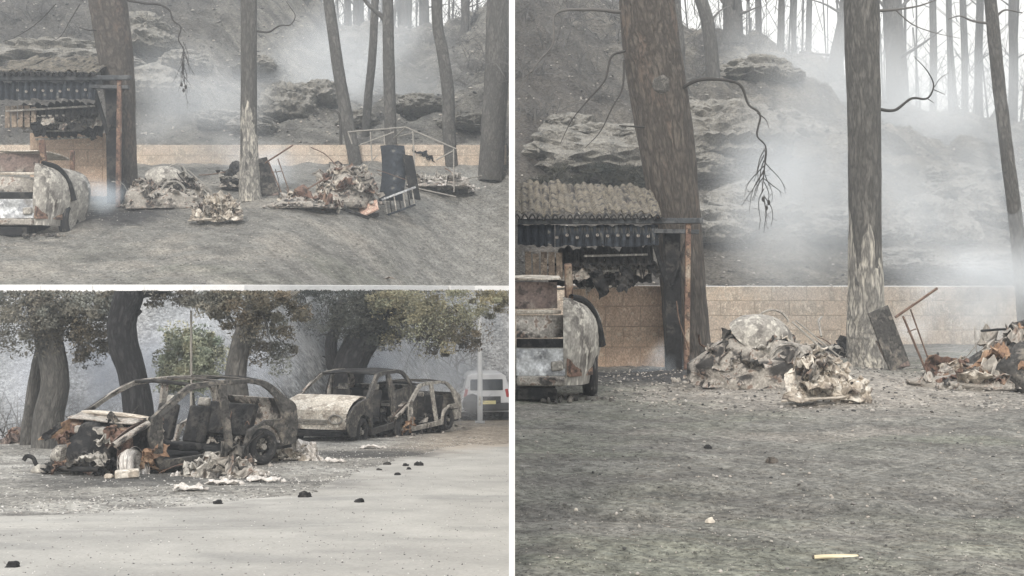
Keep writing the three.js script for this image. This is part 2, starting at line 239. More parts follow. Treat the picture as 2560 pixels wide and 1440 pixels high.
const cT = (x, D) => {
  const k = D1(x), a = fbm(x * 0.7 + 7, D * 1.2, 71, 4), b = fbm(x * 1.6, D * 2.4, 73, 4), g = fbm(x * 0.4 + 3, D * 0.7, 75, 3), e = fbm(x * 3, D * 5, 78, 3);
  if (D < 44.3) {
    let c = [0.35, 0.343, 0.325];
    c = mixc(c, [0.3, 0.31, 0.262], clamp((g - 0.46) * 5 + ss(-7, -11, x) * 0.8) * 0.7 * ss(k + 5, k + 1, D));
    c = mixc(c, [0.2, 0.195, 0.185], clamp((b - 0.53) * 6) * 0.75);
    c = mixc(c, [0.5, 0.47, 0.43], clamp((a - 0.5) * 5) * 0.8);
    c = mixc(c, [0.56, 0.56, 0.55], ss(-4.4, -1.2, x) * 0.75);
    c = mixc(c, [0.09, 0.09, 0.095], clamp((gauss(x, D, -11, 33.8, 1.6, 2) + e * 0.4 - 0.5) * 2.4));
    return tone(c, 0.9 + 0.2 * vn2(x * 6, D * 6, 3));
  }
  let c = mixc([0.37, 0.36, 0.335], [0.5, 0.48, 0.45], clamp((a - 0.45) * 4));
  c = mixc(c, [0.16, 0.155, 0.15], clamp((b - 0.46) * 5) * 0.8);
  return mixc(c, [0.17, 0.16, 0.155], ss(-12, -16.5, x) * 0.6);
};
const cL = (x, D) => {
  const a = fbm(x * 0.8 + 7, D * 1.1, 81, 4), b = fbm(x * 1.5, D * 3.4, 83, 4), e = fbm(x * 2.2, D * 3, 88, 3), k = D1(x);
  let c = [0.5, 0.485, 0.46];
  c = mixc(c, [0.74, 0.725, 0.7], clamp((a - 0.46) * 5));
  c = mixc(c, [0.2, 0.195, 0.19], clamp((b - 0.55) * 6) * 0.7);
  c = mixc(c, [0.58, 0.5, 0.42], ss(-3, -1, x) * ss(18, 22, D) * 0.9);
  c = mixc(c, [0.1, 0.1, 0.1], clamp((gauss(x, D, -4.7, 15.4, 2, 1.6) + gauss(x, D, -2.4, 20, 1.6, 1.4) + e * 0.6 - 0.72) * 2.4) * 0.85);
  return mixc(c, mixc([0.52, 0.55, 0.6], [0.6, 0.62, 0.66], clamp((e - 0.4) * 4)), ss(k - 2.4, k - 1.2, D));  // bank up to the kerb is painted blue-grey to stand for smoke haze
};
const roadEdge = D => pw(D, [[10, -30], [10.8, -7], [11.5, -4], [12.5, -3.05], [13.4, -2.3], [16.4, -2.12], [18.5, -1.8], [20.5, -1.35], [23.4, -0.02]]) + (fbm(D * 3, 2, 91, 3) - 0.5) * 0.25;
const cRoad = (x, D) => { const a = fbm(x * 0.9, D * 0.9, 92, 4), b = fbm(x * 0.7 + D * 0.5, D * 2.6, 94, 4), v = ss(0.9, 0.1, x - roadEdge(D)); let c = mixc([0.53, 0.52, 0.5], [0.61, 0.6, 0.575], clamp((a - 0.42) * 4)); c = mixc(c, [0.36, 0.36, 0.355], clamp((b - 0.57) * 6) * 0.6); c = mixc(c, [0.27, 0.27, 0.275], clamp((fbm(x * 0.35, D * 1.1, 96, 3) - 0.5) * 5 + (v > 0 ? 0.3 : 0) * v) * 0.6 * ss(-0.5, -4, x)); c = mixc(c, [0.4, 0.395, 0.385], clamp((fbm(x * 0.5, D * 0.8, 98, 3) - 0.42) * 4) * 0.7 * ss(-0.8, -3, x)); const dust = clamp(1.3 * (1 - (x - roadEdge(D)) / 1.1) + 1.6 * (fbm(x * 2.2, D * 3, 99, 4) - 0.6)); return mixc(c, cL(x, D), D > 10.4 ? dust * 0.9 : clamp((fbm(x * 1.2, D * 3, 99, 4) - 0.52) * 4) * 0.5 * ss(9, 10.4, D)); };
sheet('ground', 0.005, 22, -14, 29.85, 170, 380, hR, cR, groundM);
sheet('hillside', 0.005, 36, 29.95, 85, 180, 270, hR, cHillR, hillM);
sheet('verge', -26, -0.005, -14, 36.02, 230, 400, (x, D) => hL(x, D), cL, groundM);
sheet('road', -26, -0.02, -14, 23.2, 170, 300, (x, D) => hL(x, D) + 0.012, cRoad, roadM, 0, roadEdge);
sheet('slope', -32, -0.005, 0, 1, 220, 190, (x, t) => hT(x, lerp(D1(x) + 0.02, 44, t)), (x, t) => cT(x, lerp(D1(x) + 0.02, 44, t)), groundM);
{ // the slope is gridded between kerb and wall: move its rows from 0..1 to their distance
  const s = scene.getObjectByName('slope'), p = s.geometry.attributes.position, u = s.geometry.attributes.uv;
  for (let i = 0; i < p.count; i++) { const D = lerp(D1(p.getX(i)) + 0.02, 44, -p.getZ(i)); p.setZ(i, -D); u.setXY(i, p.getX(i) / 1.6, (D + p.getY(i)) / 1.6); }
  s.geometry.computeVertexNormals();
}
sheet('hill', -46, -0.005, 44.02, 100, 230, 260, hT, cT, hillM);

// ---------------------------------------------------------------- partition between the two plots, and the kerb over the road
{
  const t = thing('partition_wall', 'long thin white board partition running away between the two plots', 'partition', V(0, -1.3, -5.6));
  for (let k = 0, z = 0; k < 15; k++) { const L = 3; part(t, 'panel', box(0.028, 5.2, L - 0.004, 0, 2.6, -z - L / 2, 0, 0, 0, 0.003), M.white); z += L; }
}
{
  const t = thing('kerb', 'line of whitewashed kerb stones along the edge above the burnt cars', 'kerb', V(0, 0, 0));
  const g0 = box(1, 0.15, 0.2, 0, 0, 0, 0, 0, 0, 0.012); let x = -0.03;
  while (x > -26) {
    const L = 1.1, s = (D1(x - 0.4) - D1(x)) / 0.4, dx = L / Math.hypot(1, s), xm = x - dx / 2;
    const m = part(t, 'kerb_stone', g0, M.white); m.position.set(xm, 1.395, -D1(xm) - 0.02); m.rotation.y = -Math.atan((D1(xm - 0.05) - D1(xm + 0.05)) / 0.1); m.scale.set(L * 0.998, 1, 1); x -= dx;
  }
}
// ---------------------------------------------------------------- block walls
function blockWall(name, label, pos, turn, len, h, th, bw, bh, mats, group, ground, scale = 1) {
  const t = thing(name, label, 'wall', pos, turn, group, scale);
  part(t, 'mortar', box(len - 0.02, h + 0.3 - 0.02, th - 0.03, len / 2, h / 2 - 0.15, 0), mortar);
  const gs = [0, 1, 2].map(() => box(1, bh - 0.005, th, 0, 0, 0, 0, 0, 0, 0.014)), rows = Math.round(h / bh);
  for (let r = 0; r < rows; r++) { let x = r % 2 ? -bw / 2 : 0; while (x < len - 0.01) { const a = Math.max(0, x), b = Math.min(len, x + bw); if (b - a > 0.06) { const m = part(t, 'block', pick(gs), pick(mats)); m.position.set((a + b) / 2, (r + 0.5) * bh, rr(-0.004, 0.006)); m.scale.x = b - a - 0.005; } x += bw; } }
  return t;
}
blockWall('low_wall', 'long low tan block wall at the foot of the smoky hill', V(0.03, 0, -29.7), 0, 18, 1.44, 0.3, 0.85, 0.36, greyV);
blockWall('shed_wall', 'tan block wall under the charred roof beside the partition', V(1.02, 0, -21.2), 0, 1.85, 1.44, 0.22, 0.62, 0.36, tanV);
blockWall('low_wall', 'low tan block wall crossing the slope above the scrap heaps', V(-28, 5.85, -44), 0, 27.8, 0.78, 0.35, 1.0, 0.39, greyV);
{ const p = G(285, 490, hT); blockWall('shed_wall', 'tan block wall under the charred roof on the slope above the kerb', V(p.x - 2.55, p.y - 0.1, p.z), 0, 2.6, 2.05, 0.3, 0.9, 0.51, tanV); }

// ---------------------------------------------------------------- trees
function px3(list, D) { return list.map(([x, y, d]) => P(x, y, d ?? D)); }
function tree(name, label, base, pts, rads, m, opt = {}) {
  const t = thing(name, label, 'tree', base, 0, opt.group);
  const loc = q => q.map(p => p.clone().sub(base));
  part(t, 'trunk', limb(loc(pts), rads, opt.seg ?? 60, opt.radial ?? 20, opt.rough ?? 0.09, true, opt.plates ?? 0), m);
  for (const [bp, r0, r1, bm] of opt.branches ?? []) part(t, 'branch', limb(loc(bp), [r0 * 0.7, (r0 + r1) * 0.33, r1 * 0.7], 40, 7, 0.3), bm ?? M.twig);
  return t;
}
function twigs(a, dir, n, len, r) {                // fine drooping twigs at a branch end, each with side shoots
  const out = []; for (let i = 0; i < n; i++) { const L = len * rr(0.45, 1), s = a.clone().addScaledVector(dir, rr(-0.7, 0.5) * len), q = [s]; let d = dir.clone().add(V(rr(-1, 1), rr(-0.2, 0.5), rr(-0.8, 0.8)).multiplyScalar(0.9)).normalize(); for (let k = 0; k < 4; k++) { d = d.clone().multiplyScalar(0.75).addScaledVector(dir, 0.3).add(V(rr(-0.35, 0.35), rr(-0.2, 0.2), rr(-0.3, 0.3))).normalize(); q.push(q[k].clone().addScaledVector(d, L / 4)); } out.push(prep(limb(q, [r, r * 0.7, r * 0.4], 8, 4, 0.15))); for (let k = 1; k < 4; k++) out.push(prep(limb([q[k], q[k].clone().add(V(rr(-0.3, 0.3), rr(-0.3, 0.05), rr(-0.2, 0.2)).multiplyScalar(L * 0.6))], [r * 0.5, r * 0.25], 2, 3, 0.1))); } return merge(out);
}
// right plot
{
  const b = P(1722, 905, 20.7); b.y = hR(b.x, 20.7) - 0.1; const D = 20.7;
  const t = tree('pine_tree', 'thick leaning pine trunk with reddish bark beside the charred shed post', b,
    [...px3([[1728, 960], [1722, 900], [1706, 700], [1688, 520], [1664, 340], [1640, 180], [1622, 60], [1610, -90], [1596, -260]], D)], [0.44, 0.4, 0.375, 0.4, 0.45, 0.485, 0.49, 0.47, 0.45, 0.42], M.bark, { seg: 150, radial: 44, rough: 0.07, plates: 0.035, branches: [
      [px3([[1550, 30, D - 0.3], [1470, 24, D - 0.6], [1390, 34, D - 0.7], [1382, 110, D - 0.8], [1350, 150, D - 0.8], [1312, 200, D - 0.8]], D), 0.05, 0.012, M.twigGrey],
      [px3([[1562, 128, D - 0.4], [1530, 140, D - 0.5], [1512, 200, D - 0.6], [1470, 250, D - 0.7], [1430, 300, D - 0.7], [1400, 360, D - 0.7]], D), 0.035, 0.008],
      [px3([[1560, 150, D - 0.4], [1556, 220, D - 0.5], [1530, 270, D - 0.6], [1500, 330, D - 0.6], [1462, 370, D - 0.6]], D), 0.03, 0.007],
      [px3([[1610, 318, D - 0.4], [1580, 316, D - 0.6], [1548, 314, D - 0.7]], D), 0.03, 0.012],
      [px3([[1706, 220, D - 0.3], [1740, 202, D - 0.5], [1790, 198, D - 0.7], [1850, 212, D - 0.8], [1872, 262, D - 0.8], [1900, 285, D - 0.9], [1893, 340, D - 0.9], [1914, 365, D - 0.9], [1910, 430, D - 0.9], [1905, 480, D - 0.9]], D), 0.045, 0.012],
      [px3([[1893, 282, D - 0.9], [1915, 300, D - 0.9], [1922, 320, D - 0.95]], D), 0.018, 0.006],
    ] });
  const o = twigs(P(1910, 440, D - 0.9).sub(b), V(0, -1, 0), 16, 0.75, 0.009, 0.2); part(t, 'twigs', o, M.twig);
  for (const [x, y] of [[1908, 498], [1922, 506], [1916, 520]]) part(t, 'pine_cone', lump(0.05, 0.085, 0.05, 0.5, 1, 3, false).translate(...P(x, y, D - 0.9).sub(b).toArray()), M.twig);
  part(t, 'knot', lump(0.42, 0.5, 0.3, 0.3, 2, 2, false).translate(...P(1652, 214, D - 0.36).sub(b).toArray()), M.barkGrey);
  part(t, 'twigs', twigs(P(1320, 190, D - 0.8).sub(b), V(-0.6, -0.7, 0), 7, 0.3, 0.007, 0.3), M.twigGrey);
}
{
  const b = G(2166, 917, hR); b.y -= 0.04; const D = -b.z;
  const t = tree('pine_tree', 'straight grey trunk with ash-white foot in front of the low wall', b, px3([[2170, 925], [2167, 860], [2164, 700], [2162, 500], [2160, 300], [2156, 100], [2152, -100], [2150, -260]], D), [0.31, 0.29, 0.27, 0.265, 0.27, 0.275, 0.29, 0.29, 0.27], M.barkGrey, { seg: 110, radial: 34, plates: 0.025, branches: [
    [px3([[2190, 272], [2235, 276], [2280, 246], [2318, 246], [2334, 214], [2320, 180], [2284, 140]], D), 0.045, 0.008], [px3([[2318, 246], [2336, 258]], D), 0.012, 0.006], [px3([[2334, 224], [2362, 236]], D), 0.013, 0.006],
    [px3([[2336, 218], [2350, 196], [2372, 182]], D), 0.01, 0.004],
    [px3([[2180, 28], [2240, 24], [2300, 14], [2360, -8]], D), 0.04, 0.012, M.twigGrey], [px3([[2238, 24], [2280, 60], [2330, 80], [2400, 96]], D), 0.02, 0.006, M.twigGrey]] });
  // the foot where the bark has turned to ash
  const f = limb(px3([[2170, 922], [2167, 850], [2165, 780], [2163, 660], [2162, 520]], D).map(p => p.sub(b)), [0.35, 0.325, 0.315, 0.3, 0.285, 0.268, 0.245], 60, 30, 0.17, false);
  part(t, 'ash_bark', f, M.barkAsh, 'pale ash-covered flaking bark');
}
tree('pine_tree', 'slender bare trunk leaning behind the scrap heap near the bent post', V(P(2568, 0, 27).x, -0.1, -27), px3([[2568, 890], [2558, 740], [2540, 560], [2520, 400], [2498, 220], [2482, 60], [2470, -60], [2462, -200]], 27), [0.17, 0.16, 0.15, 0.14, 0.14, 0.13, 0.12], M.barkGrey, { branches: [[px3([[2482, 60], [2430, 52], [2400, 40], [2370, 48]], 27), 0.05, 0.015, M.twigGrey], [px3([[2484, 50], [2510, 26], [2556, 32]], 27), 0.05, 0.02, M.twigGrey]] });
function pole(label, list, D, r0, r1, m, group, hf, name = 'bare_tree') {
  const b = P(list[0][0], list[0][1], D); b.y = hf(b.x, D) - 0.1; const pts = px3(list, D); pts[0].y = Math.min(pts[0].y, b.y - 0.1);
  const br = []; for (let k = 0; k < 4; k++) { const i = 1 + Math.floor(rnd() * (pts.length - 1)), s = pts[i], d = V(rr(-1, 1), rr(0.1, 0.6), rr(-0.6, 0.6)).normalize(), L = rr(1, 2.4) * (r0 / 0.25 + 0.3) * 0.6; br.push([[s, s.clone().addScaledVector(d, L * 0.5).add(V(0, rr(-0.1, 0.2), 0)), s.clone().addScaledVector(d, L)], r1 * 0.35, r1 * 0.08, M.twigGrey]); }
  return tree(name, label, b, pts, [r0, lerp(r0, r1, 0.4), lerp(r0, r1, 0.7), r1], m, { seg: 36, radial: 12, branches: br, group });
}
const crestG = 'bare trunks standing on the crest of the hill', lab = 'hazy burnt trunk standing on the crest of the hill';
const crest = [[[1786, 140], [1770, 60], [1745, -30], [1730, -160], 45, 0.24], [[1704, 220], [1698, 110], [1690, 10], [1684, -160], 40, 0.17], [[1832, 110], [1832, 40], [1828, -60], [1826, -180], 52, 0.42], [[1952, 112], [1954, 40], [1954, -40], [1956, -160], 54, 0.14],
  [[2078, 215], [2092, 140], [2112, 40], [2128, -140], 50, 0.3], [[2246, 250], [2240, 150], [2232, 40], [2226, -140], 53, 0.44], [[2020, 135], [2022, 60], [2024, -20], [2026, -160], 66, 0.16], [[1900, 100], [1896, 30], [1894, -40], [1892, -160], 70, 0.18], [[1985, 120], [1986, 30], [1990, -40], [1992, -160], 74, 0.15],
  [[2330, 260], [2334, 150], [2332, 20], [2330, -160], 68, 0.2], [[2410, 270], [2412, 150], [2408, 20], [2404, -160], 74, 0.2], [[2380, 270], [2376, 150], [2372, 20], [2374, -160], 80, 0.2], [[2450, 275], [2446, 150], [2450, 20], [2450, -160], 70, 0.22], [[2530, 280], [2534, 150], [2532, 20], [2538, -160], 66, 0.24]];
for (const a of crest) pole(lab, a.slice(0, 4), a[4], a[5] * 1.12, a[5] * 0.9, M.barkGrey, crestG, hR);
// the slope over the kerb
{
  const b = G(318, 492, hT); b.y -= 0.1; const D = -b.z;
  const t = tree('pine_tree', 'thick leaning pine trunk behind the charred shed on the slope above the kerb', b, px3([[318, 505], [316, 440], [308, 330], [298, 220], [286, 120], [272, 20], [262, -80]], D), [0.38, 0.33, 0.36, 0.46, 0.52, 0.56, 0.54], M.bark, { seg: 120, radial: 40, rough: 0.07, plates: 0.035, branches: [
    [px3([[320, 0, D - 0.4], [360, 8, D - 0.6], [400, 12, D - 0.8], [424, 26, D - 0.8], [432, 50, D - 0.8], [452, 68, D - 0.8], [446, 98, D - 0.8], [460, 126, D - 0.8], [456, 160, D - 0.8], [456, 196, D - 0.8]], D), 0.06, 0.014],
    [px3([[452, 66, D - 0.8], [464, 82, D - 0.8]], D), 0.02, 0.01], [px3([[240, 76, D - 0.4], [215, 74, D - 0.6], [198, 68, D - 0.6]], D), 0.035, 0.015], [px3([[200, 10, D - 1], [176, 50, D - 1], [150, 92, D - 1], [112, 110, D - 1]], D), 0.025, 0.01], [px3([[140, 10, D - 1], [90, 60, D - 1], [40, 92, D - 1], [8, 104, D - 1]], D), 0.025, 0.01]] });
  part(t, 'twigs', twigs(P(458, 160, D - 0.8).sub(b), V(0, -1, 0), 14, 0.95, 0.011, 0.2), M.twig);
  for (const [x, y] of [[454, 212], [464, 217], [459, 226]]) part(t, 'pine_cone', lump(0.07, 0.12, 0.07, 0.5, 1, 3, false).translate(...P(x, y, D - 0.8).sub(b).toArray()), M.twig);
}
{
  const b = G(624, 497, hT); b.y -= 0.08; const D = -b.z;
  const t = tree('pine_tree', 'straight grey trunk with ash-white foot on the slope above the kerb', b, px3([[626, 508], [624, 440], [622, 330], [622, 220], [622, 100], [622, 0], [622, -90]], D), [0.29, 0.26, 0.245, 0.235, 0.235, 0.24, 0.24], M.barkGrey, { seg: 100, radial: 32, plates: 0.025, branches: [
    [px3([[640, 78], [672, 80], [700, 64], [726, 62], [738, 40], [724, 16], [716, 4]], D), 0.05, 0.012], [px3([[728, 58], [736, 66]], D), 0.014, 0.008], [px3([[736, 50], [750, 54]], D), 0.014, 0.008]] });
  part(t, 'ash_bark', limb(px3([[626, 505], [624, 440], [623, 380], [622, 300], [622, 215]], D).map(p => p.sub(b)), [0.335, 0.3, 0.285, 0.265, 0.25, 0.235, 0.21], 60, 28, 0.17, false), M.barkAsh, 'pale ash-covered flaking bark');
}
const slim = 'slim burnt trunks on the slope above the kerb';
for (const [l, name, pts, r0, r1, lb] of [
  [0, 0, [[890, 415], [872, 320], [850, 200], [834, 90], [820, -10], [812, -90]], 0.24, 0.19, 'slim dark trunk leaning beside the bent post on the slope'],
  [0, 0, [[914, 345], [920, 250], [930, 150], [936, 40], [940, -80]], 0.17, 0.15, 'thin trunk rising behind the thin rod frame, tilted to the forked trunk'],
  [0, 0, [[978, 395], [975, 280], [972, 160], [970, 40], [970, -80]], 0.23, 0.2, 'forked straight trunk standing inside the thin rod frame'],
  [0, 0, [[1130, 418], [1122, 320], [1120, 230], [1108, 140], [1094, 60], [1092, -80]], 0.25, 0.2, 'crooked dark trunk at the end of the thin rod frame'],
  [0, 0, [[1226, 452], [1232, 340], [1240, 220], [1244, 100], [1248, -80]], 0.46, 0.42, 'thick dark trunk on the slope next to the partition']]) {
  const b = G(pts[0][0], pts[0][1] - 4, hT); b.y -= 0.1; const D = -b.z, q = px3(pts, D);
  const br = lb.startsWith('forked') ? [[px3([[968, 66], [956, 44], [936, 26], [918, 8], [900, -20]], D), 0.15, 0.1, M.barkGrey]] : lb.startsWith('crooked') ? [[px3([[1128, 300], [1136, 298]], D), 0.03, 0.02]] : [];
  tree('burnt_tree', lb, b, q, [r0, lerp(r0, r1, 0.5), r1], M.barkGrey, { seg: 50, radial: 14, branches: br });
}
for (const a of [[[868, 60], [868, 20], [868, -30], [868, -100], 74, 0.16], [[890, 64], [890, 20], [892, -30], [892, -100], 80, 0.2], [[905, 66], [905, 20], [905, -30], [905, -100], 86, 0.14], [[1010, 84], [1006, 20], [1004, -30], [1002, -100], 73, 0.32], [[1060, 96], [1060, 20], [1058, -30], [1060, -100], 75, 0.3], [[1020, 80], [1022, 20], [1022, -30], [1022, -100], 88, 0.2], [[790, 60], [786, 20], [784, -30], [782, -100], 72, 0.24], [[760, 50], [760, 20], [758, -30], [756, -100], 68, 0.26], [[1160, 90], [1164, 20], [1166, -30], [1168, -100], 66, 0.22]]) pole('hazy burnt trunk on the crest above the slope', a.slice(0, 4), a[4], a[5] * 1.1, a[5] * 0.9, M.barkGrey, 'bare trunks on the crest above the slope', hT);
// ---------------------------------------------------------------- things of the burnt camp: built once in metres, set on either plot
const Q = (x, y, z) => V(x, y, z);
function corrugated(w, d, waves, amp, sag = 0.05, torn = 0.1, nz = 8) {
  const s = Math.floor(rnd() * 999);
  return solid(grid(waves * 8, nz, (u, v) => { const x = (u - 0.5) * w; let z = (v - 0.5) * d; if (v === 1) z -= torn * Math.max(0, vn2(u * 9, 3, s) - 0.45); if (v === 0) z += torn * Math.max(0, vn2(u * 11, 7, s) - 0.5); return [x, amp * Math.sin(u * waves * Math.PI * 2) + sag * (fbm(u * 3, v * 2, s, 3) - 0.5) * 2, z]; }), 0.012);
}
function shed(label, pos, sc, W) {                 // W: how far the roof runs to the post's left
  const t = thing('burnt_shed', label, 'shed', pos, 0, undefined, sc), H = 2.34;
  part(t, 'post', box(0.26, 2.28, 0.24, -0.12, 1.12, 0, 0, 0, 0.015, 0.03), M.char);
  part(t, 'post', box(0.085, 2.42, 0.09, 0.07, 1.14, 0.32, 0, 0, -0.012, 0.012), M.rust, 'thin rusty steel post');
  part(t, 'beam', box(W + 0.3, 0.085, 0.09, -W / 2 + 0.16, H + 0.03, 0.36, 0, 0, 0.004), M.steel);
  part(t, 'beam', box(0.75, 0.07, 0.09, -0.12, H - 0.13, 0.3, 0, 0, -0.02), M.steel);
  part(t, 'brace', box(0.07, 1.0, 0.07, -0.36, 1.82, 0.1, 0, 0, 0.3), M.char);
  part(t, 'brace', box(0.05, 0.9, 0.05, -0.02, 1.8, 0.22, 0, 0, -0.34), M.char);
  const place = (g, m, x, y, z, rx, ry, rz, n = 'roof_sheet', l) => { const o = part(t, n, uvBox(g, 0.8), m, l); o.position.set(x, y, z); o.rotation.set(rx, ry, rz); return o; };
  // roof: corrugated sheets, front edge showing its waves above the beam
  let x = -0.35; const RW = W - 0.3, n = Math.ceil(RW / 0.8);
  for (let k = 0; k < n; k++) { const w = Math.min(0.8, RW - k * 0.8); { place(corrugated(w, 2.1, Math.round(w / 0.115), 0.02, 0.1, 0.5, 16), M.roofAsh, -0.33 - k * 0.8 - w / 2, H + 0.45 + rr(-0.01, 0.02), -0.62, 0.32 + rr(-0.015, 0.02), 0, rr(-0.015, 0.015)); place(corrugated(w, 0.16, Math.round(w / 0.115), 0.042, 0.02, 0.06, 4), M.char, -0.33 - k * 0.8 - w / 2, H + 0.085, 0.42, 0.2, 0, 0, 'eave_sheet'); } }
  // hanging scorched sheets below the beam
  const g1 = Math.min(W * 0.62, W - 0.75);
  place(corrugated(g1, 0.36, Math.round(g1 / 0.12), 0.03, 0.02, 0.08, 5), M.sheetBlue, -0.38 - g1 / 2, H - 0.2, 0.3, Math.PI / 2 - 0.12, 0, 0.01, 'hanging_sheet');
  const g2 = W - g1 - 0.42; if (g2 > 0.2) place(corrugated(g2, 0.36, Math.max(2, Math.round(g2 / 0.12)), 0.03, 0.02, 0.1, 5), M.sheetBlue, -W + g2 / 2 + 0.02, H - 0.2, 0.28, Math.PI / 2 - 0.1, 0, -0.01, 'hanging_sheet');
  for (let k = 0; k < Math.floor(g1 / 0.16); k++) { const o = part(t, 'bolt_washer', new THREE.CylinderGeometry(0.026, 0.026, 0.014, 8), M.ashMetal); o.position.set(-0.55 - k * 0.16, H - 0.2 + rr(-0.03, 0.03), 0.36); o.rotation.x = Math.PI / 2; }
  // collapsed sheets beneath, sagging in layers
  for (let k = 0; k < 3; k++) { const w = W * rr(0.55, 0.7); place(corrugated(w, 0.42 - k * 0.05, Math.round(w / 0.13), 0.04, 0.06, 0.2, 5), k === 1 ? M.ashMetal : M.char, -0.42 - w / 2, H - 0.52 - k * 0.17, -0.1 - k * 0.12, 1.0 + k * 0.12, 0, 0.045 + k * 0.012, 'fallen_sheet'); }
  for (let k = 0; k < 5; k++) { const w = rr(0.8, W * 0.75); place(box(w, 0.035, 0.05), pick([M.char, M.greyMetal, M.ashMetal]), -0.4 - w / 2 - rr(0, W - w) * 0.5, H - 0.5 - k * 0.13, 0.05 - k * 0.1, 0, rr(-0.05, 0.05), 0.04 + rr(-0.02, 0.03), 'batten'); }
  for (let k = 0; k < 10; k++) place(crumple(rr(0.2, 0.45), rr(0.15, 0.3), 0.08, 7), pick([M.char, M.ashMetal, M.char]), rr(-W * 0.72, -0.4), rr(H - 0.95, H - 0.62), rr(-0.3, 0.1), rr(0, 2), rr(0, 3), rr(0, 1), 'scorched_scrap');
  // pale boards standing at the inner end
  for (let k = 0; k < 5; k++) place(box(0.1, 0.42, 0.03), M.wood, -W + 0.18 + k * 0.125, H - 0.66 + rr(-0.02, 0.02), 0.0, 0, rr(-0.2, 0.2), rr(-0.03, 0.03), 'board');
  return t;
}
function van(label, pos, sc, W = 0.62) {           // burnt pick-up seen from behind; W: rear width that shows
  const t = thing('burnt_van', label, 'van', pos, 0, undefined, sc); t.scale.y = sc * 1.1;
  const P2 = (n, g, m, l) => part(t, n, g, m, l), c = -W / 2 + 0.6;
  P2('chassis', box(W - 0.12, 0.14, 1.9, c - 0.06, 0.16, -0.9), M.char);
  P2('bumper', box(W, 0.11, 0.12, c, 0.25, 0.06, 0, 0, -0.01, 0.03), M.ashMetal); P2('skid_plate', box(W - 0.1, 0.13, 0.1, c - 0.05, 0.1, 0.04, 0, 0, 0, 0.02), M.char);
  // tailgate: a dented bright sheet
  P2('tailgate', solid(grid(18, 12, (u, v) => { const x = 0.6 - W + u * W, y = 0.31 + v * 0.3; return [x * 1, y, 0.06 - 0.07 * Math.exp(-(((u - 0.55) / 0.16) ** 2 + ((v - 0.55) / 0.22) ** 2)) - 0.05 * v + 0.02 * (fbm(u * 5, v * 4, 5, 3) - 0.5)]; }), 0.015), M.silver);
  P2('trim_strip', box(W, 0.1, 0.06, c, 0.67, -0.03), M.char);
  P2('lamp_housing', box(0.15, 0.11, 0.07, 0.5, 0.42, 0.07, 0, 0, 0.1, 0.02), M.greyMetal);
  P2('rear_panel', solid(grid(14, 10, (u, v) => { const x = 0.6 - W + u * W, y = 0.73 + v * 0.25; return [x, y, -0.02 - 0.12 * Math.pow(v, 2) - 0.26 * Math.pow(u, 4) + 0.03 * (fbm(u * 6, v * 5, 9, 3) - 0.5)]; }), 0.014), M.ashMetal);
  P2('window_rail', box(W - 0.04, 0.045, 0.05, c - 0.02, 1.02, -0.13, 0, 0, 0.005, 0.015), M.paleMetal);
  P2('window_panel', solid(grid(10, 8, (u, v) => [0.52 - W + u * W, 1.06 + v * 0.3, -0.16 - 0.12 * v - 0.2 * Math.pow(u, 4) + 0.03 * (fbm(u * 5, v * 4, 19, 3) - 0.5)]), 0.012), M.rustRed);
  P2('roof', solid(grid(10, 10, (u, v) => [0.56 - W + u * W, 1.4 + 0.04 * Math.sin(v * 3) + 0.03 * (fbm(u * 4, v * 4, 29, 3) - 0.5), -0.22 - v * 1.6]), 0.016), M.paleMetal);
  P2('pillar', box(0.1, 0.5, 0.1, 0.66, 1.32, -0.22, 0.12, 0, 0.06, 0.02), M.rust); P2('pillar', box(0.08, 0.5, 0.08, 0.7, 1.28, -1.5, 0, 0, 0, 0.02), M.rust);
  // right flank: bulged wing around the wheel
  P2('wing', solid(grid(20, 20, (u, v) => { const a = v * Math.PI * 0.5, y = 0.2 + 0.98 * Math.sin(a) ** 0.8, k = Math.max(0, Math.sin(Math.PI * (0.24 + 0.75 * v))) ** 0.7; return [0.58 + (0.56 * k) * Math.sin(u * Math.PI * 0.5) ** 0.8, y, 0.06 - 0.12 * v - u * u * 1.25 + 0.05 * (fbm(u * 6, v * 6, 39, 3) - 0.5)]; }), 0.016), M.greyMetal);
  P2('wing_edge', pipe([Q(0.68, 1.18, -0.12), Q(0.88, 1.12, -0.3), Q(1.02, 0.92, -0.42), Q(1.1, 0.62, -0.5)], 0.05), M.char);
  P2('wing_patch', solid(grid(10, 10, (u, v) => [0.62 + 0.36 * u, 0.3 + 0.5 * v, 0.09 - 0.42 * u * u - 0.1 * v + 0.03 * (fbm(u * 6, v * 6, 49, 3) - 0.5)]), 0.012), M.rust);
  const wh = P2('wheel', new THREE.TorusGeometry(0.24, 0.09, 10, 22).rotateY(Math.PI / 2).translate(0.95, 0.3, -0.62), M.rubber); part(wh, 'rim', new THREE.CylinderGeometry(0.17, 0.17, 0.14, 16).rotateZ(Math.PI / 2).translate(0.95, 0.3, -0.62), M.greyMetal);
  P2('rubble', merge(Array.from({ length: 40 }, () => lump(rr(0.03, 0.1), rr(0.02, 0.06), rr(0.03, 0.1), 0.5, 0, 2).translate(rr(0.3, 1.2), 0.02, rr(-0.5, 0.25)))), M.darkMetal);
  return t;
}
